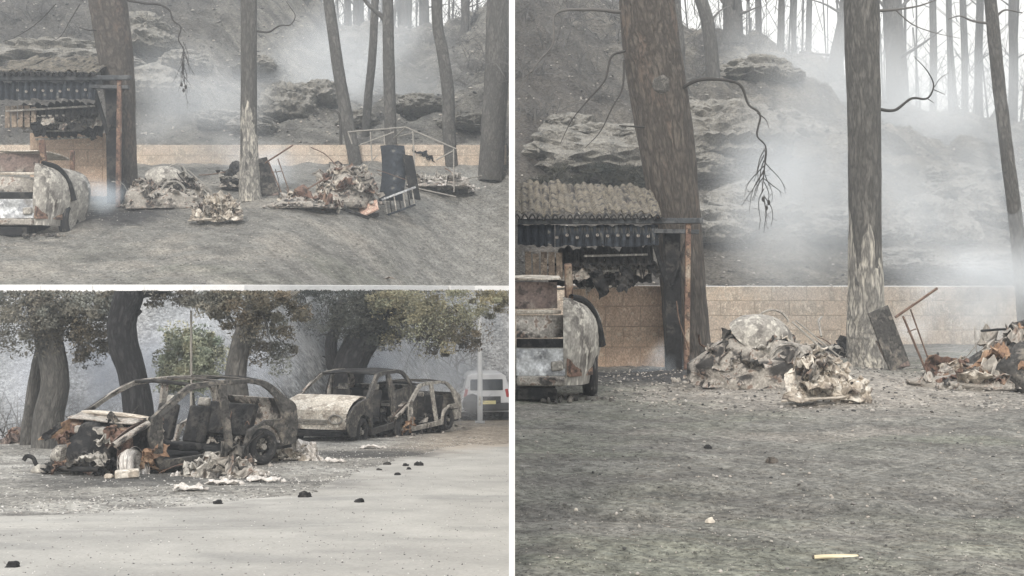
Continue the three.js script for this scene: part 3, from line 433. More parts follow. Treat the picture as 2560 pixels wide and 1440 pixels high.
function heap(name, label, pos, sc, turn, w, h, d, mats, nSheets, opt = {}) {
  const t = thing(name, label, opt.cat ?? 'scrap heap', pos, turn, undefined, sc), s = Math.floor(rnd() * 999);
  part(t, 'ash_bed', lump(w, h * 0.62, d, 0.4, 3, 2.2), opt.bed ?? M.ashMetal);
  for (let k = 0; k < nSheets; k++) {
    const a = rr(0, 6.28), r = Math.sqrt(rnd()) * 0.85, y = h * 0.62 * Math.sqrt(Math.max(0.05, 1 - r * r)) * rr(0.6, 1.1), L = rr(0.22, 0.5) * (opt.big ?? 1);
    const m = part(t, 'buckled_sheet', crumple(L * rr(0.8, 1.4), L * rr(0.6, 1), L * rr(0.25, 0.6), 9), pick(mats)); m.position.set(Math.cos(a) * r * w / 2, y, Math.sin(a) * r * d / 2); m.rotation.set(rr(-1, 1) * 0.9, rr(0, 6), rr(-1, 1) * 0.9);
  }
  for (let k = 0; k < (opt.rods ?? 4); k++) { const a = V(rr(-w / 2, w / 2), rr(0.02, h * 0.7), rr(-d / 2, d / 2) * 0.8), b = a.clone().add(V(rr(-1, 1), rr(-0.25, 0.45), rr(-0.4, 0.4)).normalize().multiplyScalar(rr(0.4, 0.9))); b.y = Math.max(b.y, 0.03); part(t, 'bent_rod', pipe([a, a.clone().lerp(b, 0.5).add(V(rr(-0.06, 0.06), rr(-0.04, 0.08), 0)), b], rr(0.008, 0.018), 10, 6), pick([M.rust, M.char, M.greyMetal])); }
  const bits = []; for (let k = 0; k < 70; k++) { const a = rr(0, 6.28), r = Math.sqrt(rr(0.2, 1.7)); bits.push(lump(rr(0.03, 0.13), rr(0.02, 0.07), rr(0.03, 0.1), 0.6, -1, 3).applyMatrix4(M4(Math.cos(a) * r * w / 2, h * 0.6 * Math.max(0, 1 - r * r * 0.9) + 0.005, Math.sin(a) * r * d / 2, 0, rr(0, 6), rr(-0.3, 0.3)))); }
  const rb = part(t, 'rubble', merge(bits), opt.bits ?? M.ashMetal); rb.userData.kind = 'stuff';
  return t;
}
function chunk(label, pos, sc) {                   // pale melted panel folded on itself
  const t = thing('melted_panel', label, 'scrap', pos, 0.05, undefined, sc), W = 1.02;
  part(t, 'base_frame', pipe([Q(-0.52, 0.02, 0.18), Q(-0.2, 0.05, 0.24), Q(0.2, 0.07, 0.24), Q(0.5, 0.12, 0.14)], 0.016, 30, 7), M.paleMetal);
  part(t, 'folded_sheet', solid(grid(26, 20, (u, v) => { const x = (u - 0.5) * W, f = Math.abs(fbm(u * 4 + 3, v * 3, 613, 4) - 0.5); return [x * (1 - 0.25 * v), 0.02 + v * 0.44 * (0.65 + 0.35 * Math.sin(u * 3)) + f * 0.12, 0.22 - v * 0.3 - f * 0.34 + 0.12 * Math.sin(u * 9 + v * 4) * (1 - v)]; }), 0.014), M.paleMetal);
  for (let k = 0; k < 34; k++) { const m = part(t, 'melted_flake', crumple(rr(0.1, 0.3), rr(0.1, 0.24), rr(0.08, 0.2), 9), pick([M.paleMetal, M.paleMetal, M.paleMetal, M.ashMetal])); m.position.set(rr(-0.42, 0.44), rr(0.05, 0.5), rr(-0.12, 0.26)); m.rotation.set(rr(0.2, 1.8), rr(0, 6), rr(-0.8, 0.8)); if (m.position.y > 0.34) m.position.x *= 0.7; }
  return t;
}
function mound(label, pos, sc) {
  const t = heap('scrap_mound', label, pos, sc, 0, 2.0, 0.95, 1.4, [M.ashMetal, M.paleMetal, M.ashMetal, M.greyMetal, M.darkMetal], 48, { rods: 7, big: 0.9 });
  // the domed panel tipped on top
  const d = part(t, 'domed_panel', uvBox(solid(grid(32, 10, (u, v) => { const a = u * 6.2832, r = 0.02 + v * (0.9 + 0.16 * vn2(u * 6, 1, 71, 6)); return [Math.cos(a) * r * 0.52, 0.3 * (1 - r * r * 0.9) + 0.03 * (fbm(u * 6, v * 5, 71, 3) - 0.5) + (v > 0.9 ? -0.05 : 0), Math.sin(a) * r * 0.36]; }), 0.016)), M.greyMetal, 'domed grey panel tipped on the heap'); d.position.set(0.0, 0.62, 0.12); d.rotation.set(0.6, 0.1, -0.4);
  const e = part(t, 'hoop', new THREE.TorusGeometry(0.26, 0.028, 7, 26, Math.PI * 1.2), M.greyMetal); e.position.set(0.22, 0.28, 0.5); e.rotation.set(0.2, 0.3, 0.2);
  const f = part(t, 'curled_strip', new THREE.TorusGeometry(0.24, 0.016, 6, 26, Math.PI * 0.7), M.greyMetal); f.position.set(0.14, 0.74, 0.0); f.rotation.set(0, 0, 0.3);
  part(t, 'long_rod', rod(Q(0.38, 0.82, 0.15), Q(0.95, 0.28, 0.3), 0.014), M.greyMetal); part(t, 'long_rod', rod(Q(0.44, 0.84, 0.1), Q(1.02, 0.34, 0.22), 0.011), M.greyMetal);
  return t;
}
function tableFrame(label, pos, sc) {              // tipped table: a scorched top, rails and legs
  const t = thing('tipped_table', label, 'table', pos, 0, undefined, sc);
  part(t, 'table_top', box(0.46, 0.98, 0.03, -0.2, 0.46, -0.12, -0.25, 0.5, 0.4, 0.006), M.darkMetal); part(t, 'shade_board', box(0.4, 0.5, 0.03, -0.12, 0.24, -0.2, -0.6, 0.3, 0.3), M.rustRed);  // second board is added behind the top to stand for shade
  part(t, 'leg', rod(Q(-0.06, 0.82, 0.1), Q(0.28, 0.0, 0.12), 0.018), M.rust); part(t, 'leg', rod(Q(0.12, 0.92, -0.1), Q(0.42, 0.06, -0.08), 0.013), M.rust); part(t, 'leg', rod(Q(0.34, 0.2, 0), Q(0.44, 0.0, 0.06), 0.013), M.rust);
  part(t, 'rail', rod(Q(-0.16, 0.8, 0.05), Q(0.5, 1.24, -0.02), 0.021), M.rust); part(t, 'rail', rod(Q(0.26, 0.06, 0.12), Q(0.5, 0.03, 0.02), 0.016), M.rust); part(t, 'rail', rod(Q(0.0, 0.58, 0.12), Q(0.2, 0.62, -0.1), 0.01), M.rust);
  return t;
}
function bentPost(label, pos, sc) { const t = thing('bent_post', label, 'post', pos, 0, undefined, sc); part(t, 'shaft', limb([Q(0.02, -0.1, 0), Q(0, 0.5, 0), Q(0, 1.1, 0), Q(-0.02, 1.5, 0), Q(-0.1, 1.72, 0), Q(-0.26, 1.82, 0)], [0.055, 0.055, 0.055, 0.055, 0.05, 0.03], 40, 10, 0.08), M.barkGrey); part(t, 'tip', limb([Q(-0.24, 1.81, 0), Q(-0.31, 1.82, 0), Q(-0.36, 1.78, 0)], [0.034, 0.026, 0.014], 8, 8, 0.1), M.barkGrey); return t; }

// ---- right plot
{
  const p = G(1700, 922, hR); p.y = hR(p.x, -p.z) - 0.02; shed('collapsed charred shed with corrugated roof against the partition', p, 1.0, p.x - 0.08);
  const q = G(1400, 1003, hR); q.x = 0.05; van('burnt-out pick-up with dented silver tailgate by the partition', V(0.055, q.y - 0.02, q.z), 1.0, 0.6);
  const m = G(1905, 952, hR); mound('heap of buckled grey sheet metal with domed panel beside charred post', m, 1.0);
  const c = G(2050, 1003, hR); chunk('pale melted panel lying flat before the ash-footed trunk', c, 1.0);
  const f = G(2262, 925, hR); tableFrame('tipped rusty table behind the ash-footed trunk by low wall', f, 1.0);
  const h = G(2420, 965, hR); heap('scrap_heap', 'low spread of pale scrap beside the tipped table', h, 1.0, 0, 1.5, 0.3, 1.0, [M.paleMetal, M.ashMetal, M.rust], 24, { rods: 5 });
  const k = G(2535, 962, hR); heap('scrap_heap', 'dark and pale scrap heap below the bent post', V(k.x + 0.35, k.y, k.z), 1.0, 0.3, 1.9, 1.15, 1.5, [M.ashMetal, M.char, M.greyMetal, M.ashMetal, M.orange], 64, { rods: 6, big: 1.05, bed: M.darkMetal });
  bentPost('bent charred post rising behind the dark scrap heap', G(2540, 800, hR), 1.15);
  const r = G(2120, 895, hR); heap('scrap_heap', 'small dark heap leaning behind the ash-footed trunk', r, 1.0, 0, 0.7, 0.5, 0.5, [M.char, M.greyMetal], 12, { rods: 5, bed: M.char });
}
// ---- slope over the kerb
{
  const S = 1.5;
  const p = G(302, 508, hT); p.y -= 0.05; shed('collapsed charred shed with corrugated roof on the slope above the kerb', p, 1.55, 2.35);
  const q = G(70, 590, hT); van('burnt-out pick-up with dented silver tailgate on the slope above the kerb', V(P(90, 590, -q.z).x - 0.62 * 1.5, q.y - 0.05, q.z), 1.5, 0.85);
  const m = G(425, 512, hT); mound('heap of buckled grey sheet metal with domed panel on slope above the kerb', V(m.x, m.y - 0.06, m.z), 1.28);
  const c = G(545, 556, hT); chunk('pale melted panel lying flat on the slope above the kerb', c, 1.45);
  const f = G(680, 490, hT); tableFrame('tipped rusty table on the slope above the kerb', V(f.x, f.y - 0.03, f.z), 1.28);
  const h = G(760, 520, hT); heap('scrap_heap', 'low spread of pale scrap between table and rack on the slope', h, 1.4, 0, 1.3, 0.3, 0.9, [M.paleMetal, M.ashMetal, M.rust], 22, { rods: 4 });
  const k = G(868, 512, hT); heap('scrap_heap', 'tall heap of pale burnt scrap beside the overturned black rack', k, 1.3, 0.2, 1.35, 1.25, 1.2, [M.ashMetal, M.paleMetal, M.ashMetal, M.rust], 46, { rods: 6, big: 1.2 });
  const k2 = G(1080, 470, hT); heap('scrap_heap', 'flat pale rubbish under the thin rod frame', k2, 1.5, 0, 1.9, 0.28, 1.2, [M.ashWhite, M.greyMetal, M.ashMetal], 26, { rods: 8, bits: M.ashWhite });
  const r = G(590, 470, hT); heap('scrap_heap', 'small dark heap leaning against the ash-footed trunk on slope', r, 1.4, 0, 0.65, 0.55, 0.5, [M.char, M.greyMetal], 12, { rods: 6, bed: M.char });
  bentPost('bent charred post standing on the slope behind the tall heap', G(852, 405, hT), 1.05);
  // overturned black rack with a slatted grille
  const g = G(985, 545, hT), t = thing('overturned_rack', 'overturned black metal cabinet with slatted grille beside the tall heap', 'cabinet', g, 0, undefined, 1.22);
  part(t, 'back_sheet', solid(grid(16, 20, (u, v) => [-0.42 + u * 0.62 + v * -0.05 + 0.1 * Math.sin(v * 2.5), 0.45 + v * 1.45, -0.2 - 0.35 * v + 0.16 * Math.sin(u * 3.14) + 0.03 * (fbm(u * 4, v * 5, 81, 3) - 0.5)]), 0.03), M.sheetBlue);
  part(t, 'side_sheet', solid(grid(8, 16, (u, v) => [0.2 + u * 0.22 + 0.22 * (1 - v), 0.5 + v * 1.15, -0.1 - 0.4 * u - 0.2 * v]), 0.025), M.char);
  for (const [y, m] of [[0.62, M.silver], [0.18, M.sheetBlue]]) { const b = part(t, 'grille_bar', box(0.92, 0.05, 0.06, 0.12, y, 0.02, 0, 0, 0.36), m); b.position.y += 0.0; }
  for (let i = 0; i < 7; i++) part(t, 'slat', box(0.035, 0.46, 0.03, -0.2 + i * 0.115, 0.3 + i * 0.04, 0.02, 0, 0, 0.16), i % 2 ? M.char : M.greyMetal);
  const o = thing('pink_slab', 'cracked pink plaster slab leaning between the tall heap and black cabinet', 'slab', G(922, 542, hT)); part(o, 'slab', box(0.62, 0.07, 0.46, 0, 0.24, 0, 0.75, 0.2, 0.42, 0.02), M.pinkPlaster); part(o, 'underlay', box(0.5, 0.12, 0.24, 0.02, 0.05, -0.12, 0, 0.3, 0.1), M.char);
  // sheet edge under the tall heap
  const u = thing('charred_board', 'long charred board lying under the front of the tall heap', 'board', G(855, 530, hT)); part(u, 'plank', box(1.7, 0.1, 0.12, 0, 0.1, 0, 0, 0.1, -0.34, 0.03), M.char);
  // thin rod frame
  const fr = [[[870, 330], [1015, 318]], [[1015, 318], [1140, 372]], [[870, 330], [880, 360]], [[1032, 328], [1040, 478]], [[1134, 372], [1135, 480]], [[926, 330], [930, 400]], [[1015, 318], [985, 345]], [[900, 362], [985, 330]], [[985, 345], [1040, 330]], [[960, 338], [965, 400]], [[1040, 470], [1140, 492]], [[1090, 400], [1135, 376]]];
  const b0 = G(1060, 486, hT), D = -b0.z, ft = thing('rod_frame', 'thin bare rod frame of a burnt tent beside the black cabinet', 'frame', b0);
  for (const [a, b] of fr) part(ft, 'rod', rod(P(a[0], a[1], D + (a[0] < 1000 ? 1.6 : 0)).sub(b0), P(b[0], b[1], D + (b[0] < 1000 ? 1.6 : 0)).sub(b0), 0.026, 6), M.greyMetal);
  const bg = G(1068, 412, hT); const bb = thing('charred_tarp', 'crumpled black tarpaulin bundle behind the thin rod frame', 'tarpaulin', bg); for (let i = 0; i < 5; i++) { const m2 = part(bb, 'fold', crumple(0.7, 0.4, 0.22, 9, 0.02), i % 3 ? M.sheetBlue : M.char); m2.position.set(-0.25 + i * 0.13, 0.42 - i * 0.07, 0); m2.rotation.set(0.3, 0.2, -0.45); }
}
// ---------------------------------------------------------------- burnt cars on the lower road
function sideShell(front, door, rearDoor) {
  const s = new THREE.Shape(); s.moveTo(-1.88, 0.3); s.lineTo(-1.95, 0.62); s.lineTo(-1.92, 0.86); s.quadraticCurveTo(-1.9, 1.0, -1.72, 1.08); s.quadraticCurveTo(-1.52, 1.34, -1.3, 1.39); s.quadraticCurveTo(-0.6, 1.48, 0.12, 1.42); s.quadraticCurveTo(0.32, 1.38, 1.0, 0.98);
  if (front) { s.quadraticCurveTo(1.5, 0.94, 1.78, 0.82); s.quadraticCurveTo(1.95, 0.74, 1.95, 0.5); s.lineTo(1.85, 0.28); s.lineTo(1.62, 0.28); s.absarc(1.25, 0.3, 0.37, 0, Math.PI, false); } else { s.lineTo(1.06, 0.72); s.lineTo(0.96, 0.42); }
  s.lineTo(0.86, 0.2); s.lineTo(-0.82, 0.2); s.absarc(-1.2, 0.3, 0.37, 0, Math.PI, false); s.lineTo(-1.88, 0.3);
  const h = new THREE.Path(); h.moveTo(0.82, door ? 0.32 : 0.98); h.lineTo(0.82, 0.99); h.quadraticCurveTo(0.4, 1.25, 0.1, 1.35); h.lineTo(-0.38, 1.39); h.lineTo(-0.42, door ? 0.32 : 0.98); h.closePath();
  const w = new THREE.Path(); w.moveTo(-0.52, rearDoor ? 0.34 : 1.0); w.lineTo(-0.5, 1.38); w.quadraticCurveTo(-0.95, 1.39, -1.24, 1.32); w.quadraticCurveTo(-1.42, 1.24, -1.52, 1.04); if (rearDoor) { w.lineTo(-1.62, 0.74); w.lineTo(-1.2, 0.74); w.lineTo(-0.84, 0.6); w.lineTo(-0.76, 0.34); } w.closePath();
  s.holes.push(h, w);
  return s;
}
function carWreck(label, pos, turn, o) {
  const t = thing('burnt_car', label, 'car', pos, turn, undefined, o.scale ?? 1), pm = o.panel ?? M.ashMetal;
  for (const z of [-1, 1]) {
    const g = new THREE.ExtrudeGeometry(sideShell(o.front, o.door, o.bare), { depth: 0.045, bevelEnabled: true, bevelSize: 0.008, bevelThickness: 0.008, bevelSegments: 1, curveSegments: 14 }), p = g.attributes.position, sd = z * 10;
    for (let i = 0; i < p.count; i++) { const y = p.getY(i), x = p.getX(i), d = p.getZ(i) - 0.02; p.setZ(i, z * (0.8 - Math.max(0, y - 0.95) * 0.36 - 0.05 * Math.max(0, Math.abs(x) - 1.2) + d * 1) + (fbm(x * 3 + 5, y * 3 + 5, 7 + sd, 3) - 0.5) * 0.05); p.setY(i, y + (fbm(x * 2 + 9, y + 3, 17 + sd, 2) - 0.5) * 0.05); }
    g.computeVertexNormals(); part(t, 'side_shell', uvBox(g, 1.1), z === o.near ? (o.nearMat ?? pm) : pm);
  }
  part(t, 'floor_pan', box(3.0, 0.06, 1.5, -0.35, 0.24, 0), M.char); part(t, 'bulkhead', box(0.06, 0.62, 1.46, 0.98, 0.6, 0), M.char);
  part(t, 'windscreen_rail', pipe([Q(1.0, 0.97, -0.76), Q(1.07, 1.0, -0.4), Q(1.1, 1.01, 0), Q(1.07, 1.0, 0.4), Q(1.0, 0.97, 0.76)], 0.035), o.rails ?? pm);
  part(t, 'header_rail', pipe([Q(0.14, 1.41, -0.62), Q(0.2, 1.44, 0), Q(0.14, 1.41, 0.62)], 0.03), M.char);
  part(t, 'rear_rail', pipe([Q(-1.28, 1.37, -0.62), Q(-1.33, 1.41, 0), Q(-1.28, 1.37, 0.62)], 0.03), M.char);
  if (o.bare) { for (const x of [-0.45, -0.95]) part(t, 'roof_bow', pipe([Q(x, 1.43, -0.62), Q(x + 0.03, 1.45, 0), Q(x, 1.43, 0.62)], 0.016), M.darkMetal); } else part(t, 'roof_panel', solid(grid(14, 10, (u, v) => [lerp(0.14, -1.28, u), 1.41 + 0.04 * Math.sin(u * 3.14) + 0.03 * Math.sin(v * 3.14) - 0.03 * fbm(u * 4, v * 4, o.seed ?? 3, 3), lerp(-0.62, 0.62, v)]), 0.012), o.roof ?? M.char);
  part(t, 'tail_panel', solid(grid(8, 8, (u, v) => [-1.93 + 0.03 * fbm(u * 4, v * 4, 3, 2) + (v > 0.75 ? (v - 0.75) * 0.5 : 0), 0.3 + v * 0.74, lerp(-0.72, 0.72, u)]), 0.014), pm);
  part(t, 'dashboard', box(0.25, 0.14, 1.3, 0.78, 0.86, 0, 0, 0, 0.2, 0.04), M.char);
  for (const z of [-0.36, 0.36]) { const st = part(t, 'seat', box(0.42, 0.12, 0.46, 0.05, 0.42, z, 0, 0, 0.1, 0.04), M.char); part(st, 'seat_back', box(0.1, 0.6, 0.44, -0.22, 0.74, z, 0, 0, 0.28, 0.04), M.char); part(st, 'headrest', box(0.07, 0.14, 0.24, -0.36, 1.09, z, 0, 0, 0.28, 0.03), M.greyMetal); }
  part(t, 'rear_seat', box(0.12, 0.55, 1.2, -1.15, 0.72, 0, 0, 0, 0.3, 0.04), M.char);
  for (const [x, z] of [[1.25, -0.72], [1.25, 0.72], [-1.2, -0.72], [-1.2, 0.72]]) {
    const ash = o.ashWheel && x > 0 && z * o.near > 0, w = part(t, 'wheel', new THREE.TorusGeometry(0.225, 0.082, 10, 26).scale(1, 1, 1.15), ash ? M.ashWhite : M.rubber); w.position.set(x + (ash ? 0.1 : 0), ash ? 0.27 : 0.295, z * (ash ? 1.18 : 1)); if (ash) { w.rotation.set(0.34, 0.5, 0); }
    const pr = []; for (let k = 0; k < 6; k++) pr.push(box(0.045, 0.17, 0.05, Math.sin(k * 1.047) * 0.1, Math.cos(k * 1.047) * 0.1, 0.03, 0, 0, -k * 1.047)); pr.push(prep(new THREE.CylinderGeometry(0.185, 0.185, 0.13, 22, 1, true).rotateX(Math.PI / 2)), prep(new THREE.CylinderGeometry(0.05, 0.05, 0.15, 10).rotateX(Math.PI / 2)));
    part(w, 'rim', merge(pr), M.greyMetal);
    if (ash) part(w, 'wire_coil', merge(Array.from({ length: 26 }, (_, k) => prep(new THREE.TorusGeometry(0.24 + rr(-0.05, 0.07), 0.006, 4, 22).applyMatrix4(M4(rr(-0.02, 0.02), rr(-0.02, 0.02), rr(-0.1, 0.1), rr(-0.25, 0.25), rr(-0.25, 0.25), 0))))), M.ashWhite);
  }
  if (o.front) {
    part(t, 'bonnet', solid(grid(20, 16, (u, v) => { const z = lerp(-0.74, 0.74, v), k = 1 - Math.pow(Math.abs(z) / 0.74, 3) * 0.35; return [lerp(1.04, 1.9, u) + 0.05 * (1 - Math.abs(z)), 0.985 + 0.03 * k - 0.16 * u * u - 0.12 * Math.pow(u, 6) + 0.035 * (fbm(u * 4 + 1, v * 4, 55, 3) - 0.5) - 0.06 * Math.exp(-(((u - 0.6) / 0.25) ** 2 + ((v - 0.6) / 0.3) ** 2)), z]; }), 0.014), o.bonnetMat ?? M.paleMetal);
    part(t, 'front_panel', solid(grid(14, 8, (u, v) => { const z = lerp(-0.72, 0.72, u); return [1.94 + 0.04 * (1 - (z / 0.72) ** 2) - 0.05 * v + 0.02 * (fbm(u * 5, v * 5, 66, 3) - 0.5), 0.42 + v * 0.38, z]; }), 0.014), o.bonnetMat ?? M.paleMetal);
    part(t, 'bumper_beam', box(0.08, 0.12, 1.36, 1.96, 0.34, 0, 0, 0, 0, 0.03), M.char); for (let k = 0; k < 4; k++) part(t, 'grille_slat', box(0.03, 0.012, 0.7, 1.99, 0.52 + k * 0.03, 0), M.greyMetal);
    for (const z of [-0.52, 0.52]) { const lh = part(t, 'headlight_frame', new THREE.TorusGeometry(0.11, 0.018, 6, 20).rotateY(Math.PI / 2).scale(1, 0.8, 1.25).translate(1.985, 0.63, z), M.greyMetal); part(lh, 'lamp_bowl', new THREE.SphereGeometry(0.11, 16, 8, 0, Math.PI * 2, 0, Math.PI / 2).rotateZ(Math.PI / 2).scale(0.6, 0.8, 1.25).translate(1.985, 0.63, z), M.greyMetal); }
  } else {
    const e = part(t, 'engine', lump(0.6, 0.5, 0.8, 0.42, 3, 2.2).translate(1.36, 0.32, 0.05), M.char);
    for (let k = 0; k < 12; k++) { const a = V(rr(1.1, 1.75), rr(0.35, 0.85), rr(-0.6, 0.6)); part(e, 'hose', pipe([a, a.clone().add(V(rr(-0.15, 0.2), rr(-0.05, 0.15), rr(-0.2, 0.2))), a.clone().add(V(rr(-0.2, 0.3), rr(-0.3, 0), rr(-0.3, 0.3)))], rr(0.012, 0.035), 10, 6), pick([M.char, M.greyMetal, M.rubber])); }
    part(e, 'cylinder_head', box(0.22, 0.12, 0.6, 1.36, 0.78, 0, 0, 0.1, 0.1, 0.03), M.greyMetal); part(e, 'pulley', new THREE.CylinderGeometry(0.09, 0.09, 0.06, 14).rotateX(Math.PI / 2).translate(1.62, 0.45, 0.32), M.greyMetal); part(e, 'gearbox', lump(0.4, 0.34, 0.4, 0.3, 2, 2, false).translate(1.5, 0.38, 0.45), M.greyMetal);
    for (let k = 0; k < 34; k++) { const m = part(t, 'burnt_fragment', crumple(rr(0.12, 0.34), rr(0.1, 0.26), rr(0.04, 0.14), 7), pick([M.char, M.char, M.char, M.darkMetal, M.greyMetal, M.rust])); m.position.set(rr(0.95, 1.95), rr(0.15, 0.9), rr(-0.72, 0.72)); m.position.y *= 1 - Math.max(0, m.position.x - 1.4) * 0.7; m.position.y += 0.05; m.rotation.set(rr(0, 3), rr(0, 3), rr(0, 3)); }
    part(t, 'inner_wing', solid(grid(10, 8, (u, v) => [lerp(1.0, 1.75, u), 0.62 + 0.3 * v - 0.3 * u * u * v, -o.near * (0.74 + 0.02 * fbm(u * 5, v * 5, 5, 2))]), 0.014), M.orange, 'scorched orange inner wing'); part(t, 'inner_wing', solid(grid(10, 8, (u, v) => [lerp(1.0, 1.6, u), 0.82 + 0.12 * v - 0.24 * u * u, o.near * (0.6 + 0.12 * v)]), 0.014), M.rustRed);
    part(t, 'scuttle', solid(grid(12, 6, (u, v) => [1.04 + 0.24 * v, 0.97 - 0.06 * v + 0.02 * fbm(u * 5, v * 4, 8, 3), lerp(-0.74, 0.74, u)]), 0.016), M.ashMetal); part(t, 'strut_tower', new THREE.CylinderGeometry(0.09, 0.12, 0.45, 12).translate(1.25, 0.62, o.near * 0.55), M.rust); part(t, 'strut_tower', new THREE.CylinderGeometry(0.09, 0.12, 0.45, 12).translate(1.25, 0.62, -o.near * 0.55), M.rust);
    part(t, 'cross_member', pipe([Q(1.75, 0.3, -0.65), Q(1.82, 0.26, 0), Q(1.7, 0.24, 0.65)], 0.04), M.char); part(t, 'wing_stay', pipe([Q(1.02, 0.9, o.near * 0.76), Q(1.35, 0.78, o.near * 0.8), Q(1.6, 0.64, o.near * 0.76)], 0.05), M.ashMetal); part(t, 'torn_wing', crumple(0.5, 0.4, 0.16, 12).rotateX(1.2).translate(1.0, 0.34, o.near * 0.82), M.orange, 'torn orange rusted wing');
  }
  if (o.bare) { for (let k = 0; k < 16; k++) { const m = part(t, 'burnt_fragment', crumple(rr(0.15, 0.4), rr(0.1, 0.3), rr(0.06, 0.16), 7), pick([M.char, M.darkMetal, M.greyMetal, M.ashMetal])); m.position.set(rr(-1.5, 0.7), rr(0.28, 0.5), rr(-0.6, 0.6)); m.rotation.set(rr(0, 3), rr(0, 3), rr(0, 3)); } for (let k = 0; k < 6; k++) { const a = V(rr(-1.3, 0.6), rr(0.4, 0.9), rr(-0.6, 0.6)); part(t, 'seat_wire', pipe([a, a.clone().add(V(rr(-0.1, 0.1), rr(0.1, 0.3), rr(-0.2, 0.2))), a.clone().add(V(rr(-0.3, 0.3), rr(-0.2, 0.2), rr(-0.3, 0.3)))], 0.009, 10, 5), M.rust); } }
  if (o.doorPanel) part(t, 'door', solid(grid(12, 10, (u, v) => [lerp(0.78, -0.4, u), 0.28 + v * 0.68, o.near * (0.79 + 0.05 * Math.sin(v * 3)) + 0.03 * (fbm(u * 5, v * 5, 15, 3) - 0.5)]), 0.03), M.char);
  const bits = []; for (let k = 0; k < 110; k++) { const a = rr(0, 6.28), r = Math.sqrt(rnd()) * 1.15; bits.push(lump(rr(0.03, 0.16), rr(0.02, 0.08), rr(0.03, 0.13), 0.6, -1, 3).applyMatrix4(M4(Math.cos(a) * r * 2.2, 0.02, Math.sin(a) * r * 1.2, 0, rr(0, 6), 0))); }
  part(t, 'rubble', merge(bits), o.bits ?? M.ashMetal).userData.kind = 'stuff';
  return t;
}
function carAt(px, py, turn, label, o) { const p = G(px, py, hL); p.y -= 0.03; const t = carWreck(label, p, turn, o); if (o.bare) t.scale.y *= 0.95; return t; }
// heading: local +x is forward; turned so that the nose points to the road and its left flank shows
carAt(425, 1170, Math.PI * (1 + 0.31), 'burnt car shell with its engine laid bare and an ash-white wheel', { near: -1, bare: true, front: false, door: true, rails: M.paleMetal, ashWheel: true, nearMat: M.darkMetal, panel: M.ashMetal, scale: 0.94, seed: 5 });
carAt(880, 1092, Math.PI * (1 + 0.41), 'burnt car with pale scorched bonnet behind the bared engine', { near: -1, front: true, door: true, bonnetMat: M.paleMetal, nearMat: M.darkMetal, panel: M.ashMetal, scale: 0.98, seed: 25 });
carAt(1004, 1080, Math.PI * (1 + 0.36), 'burnt car frame with open sides behind the pale bonnet', { near: -1, bare: true, front: false, door: true, panel: M.darkMetal, nearMat: M.greyMetal, scale: 0.84, seed: 45 });
// parked car that escaped the fire
{
  const b = G(1216, 1052, hL), t = thing('parked_car', 'unburnt white car parked beyond the burnt shells by the lamp post', 'car', b, 0.12, undefined, 1);
  const prof = [[-0.66, 0.28], [-0.69, 0.6], [-0.64, 0.82], [-0.52, 1.24], [-0.42, 1.3], [0.42, 1.3], [0.52, 1.24], [0.64, 0.82], [0.69, 0.6], [0.66, 0.28]], sh = new THREE.Shape(); prof.forEach(([x, y], i) => i ? sh.lineTo(x, y) : sh.moveTo(x, y));
  const g = new THREE.ExtrudeGeometry(sh, { depth: 2.9, bevelEnabled: true, bevelSize: 0.03, bevelThickness: 0.06, bevelSegments: 3 }).translate(0, 0, -2.9); part(t, 'body', uvBox(g), M.whitePaint);
  part(t, 'rear_window', box(0.92, 0.32, 0.03, 0, 1.02, 0.055, -0.06, 0, 0, 0.03), M.glass); part(t, 'bumper', box(1.3, 0.22, 0.16, 0, 0.4, 0.08, 0, 0, 0, 0.05), M.plastic); part(t, 'plate', box(0.4, 0.1, 0.012, 0.05, 0.53, 0.165), M.plate); part(t, 'tailgate_recess', box(0.7, 0.18, 0.02, 0.05, 0.6, 0.062), M.plastic);
  for (const s of [-1, 1]) { part(t, 'tail_light', box(0.09, 0.24, 0.04, s * 0.58, 0.78, 0.05, 0, 0, s * 0.2, 0.02), M.tail); for (const z of [-0.5, -2.3]) { const w = part(t, 'wheel', new THREE.CylinderGeometry(0.3, 0.3, 0.2, 24).rotateZ(Math.PI / 2).translate(s * 0.6, 0.3, z), M.plastic); part(w, 'rim', new THREE.CylinderGeometry(0.18, 0.18, 0.21, 16).rotateZ(Math.PI / 2).translate(s * 0.605, 0.3, z), M.greyMetal); } part(t, 'side_window', box(0.02, 0.26, 1.6, s * 0.63, 1.02, -1.1, 0, 0, s * 0.27), M.glass); }
  part(t, 'spare_wheel', new THREE.CylinderGeometry(0.27, 0.27, 0.16, 24).rotateX(Math.PI / 2).translate(-0.42, 0.5, 0.2), M.plastic);
}
{ const b = G(1200, 1058, hL), D = -b.z, t = thing('lamp_post', 'slim pale steel lamp post beside the parked white car', 'lamp post', b), H = 1.38 - b.y; part(t, 'shaft', new THREE.CylinderGeometry(0.055, 0.075, H, 14).translate(0, H / 2, 0), M.pole); part(t, 'base_plate', box(0.26, 0.05, 0.26, 0, 0.03, 0), M.pole); part(t, 'access_door', box(0.07, 0.26, 0.02, 0, 0.6, 0.07), M.greyMetal); }
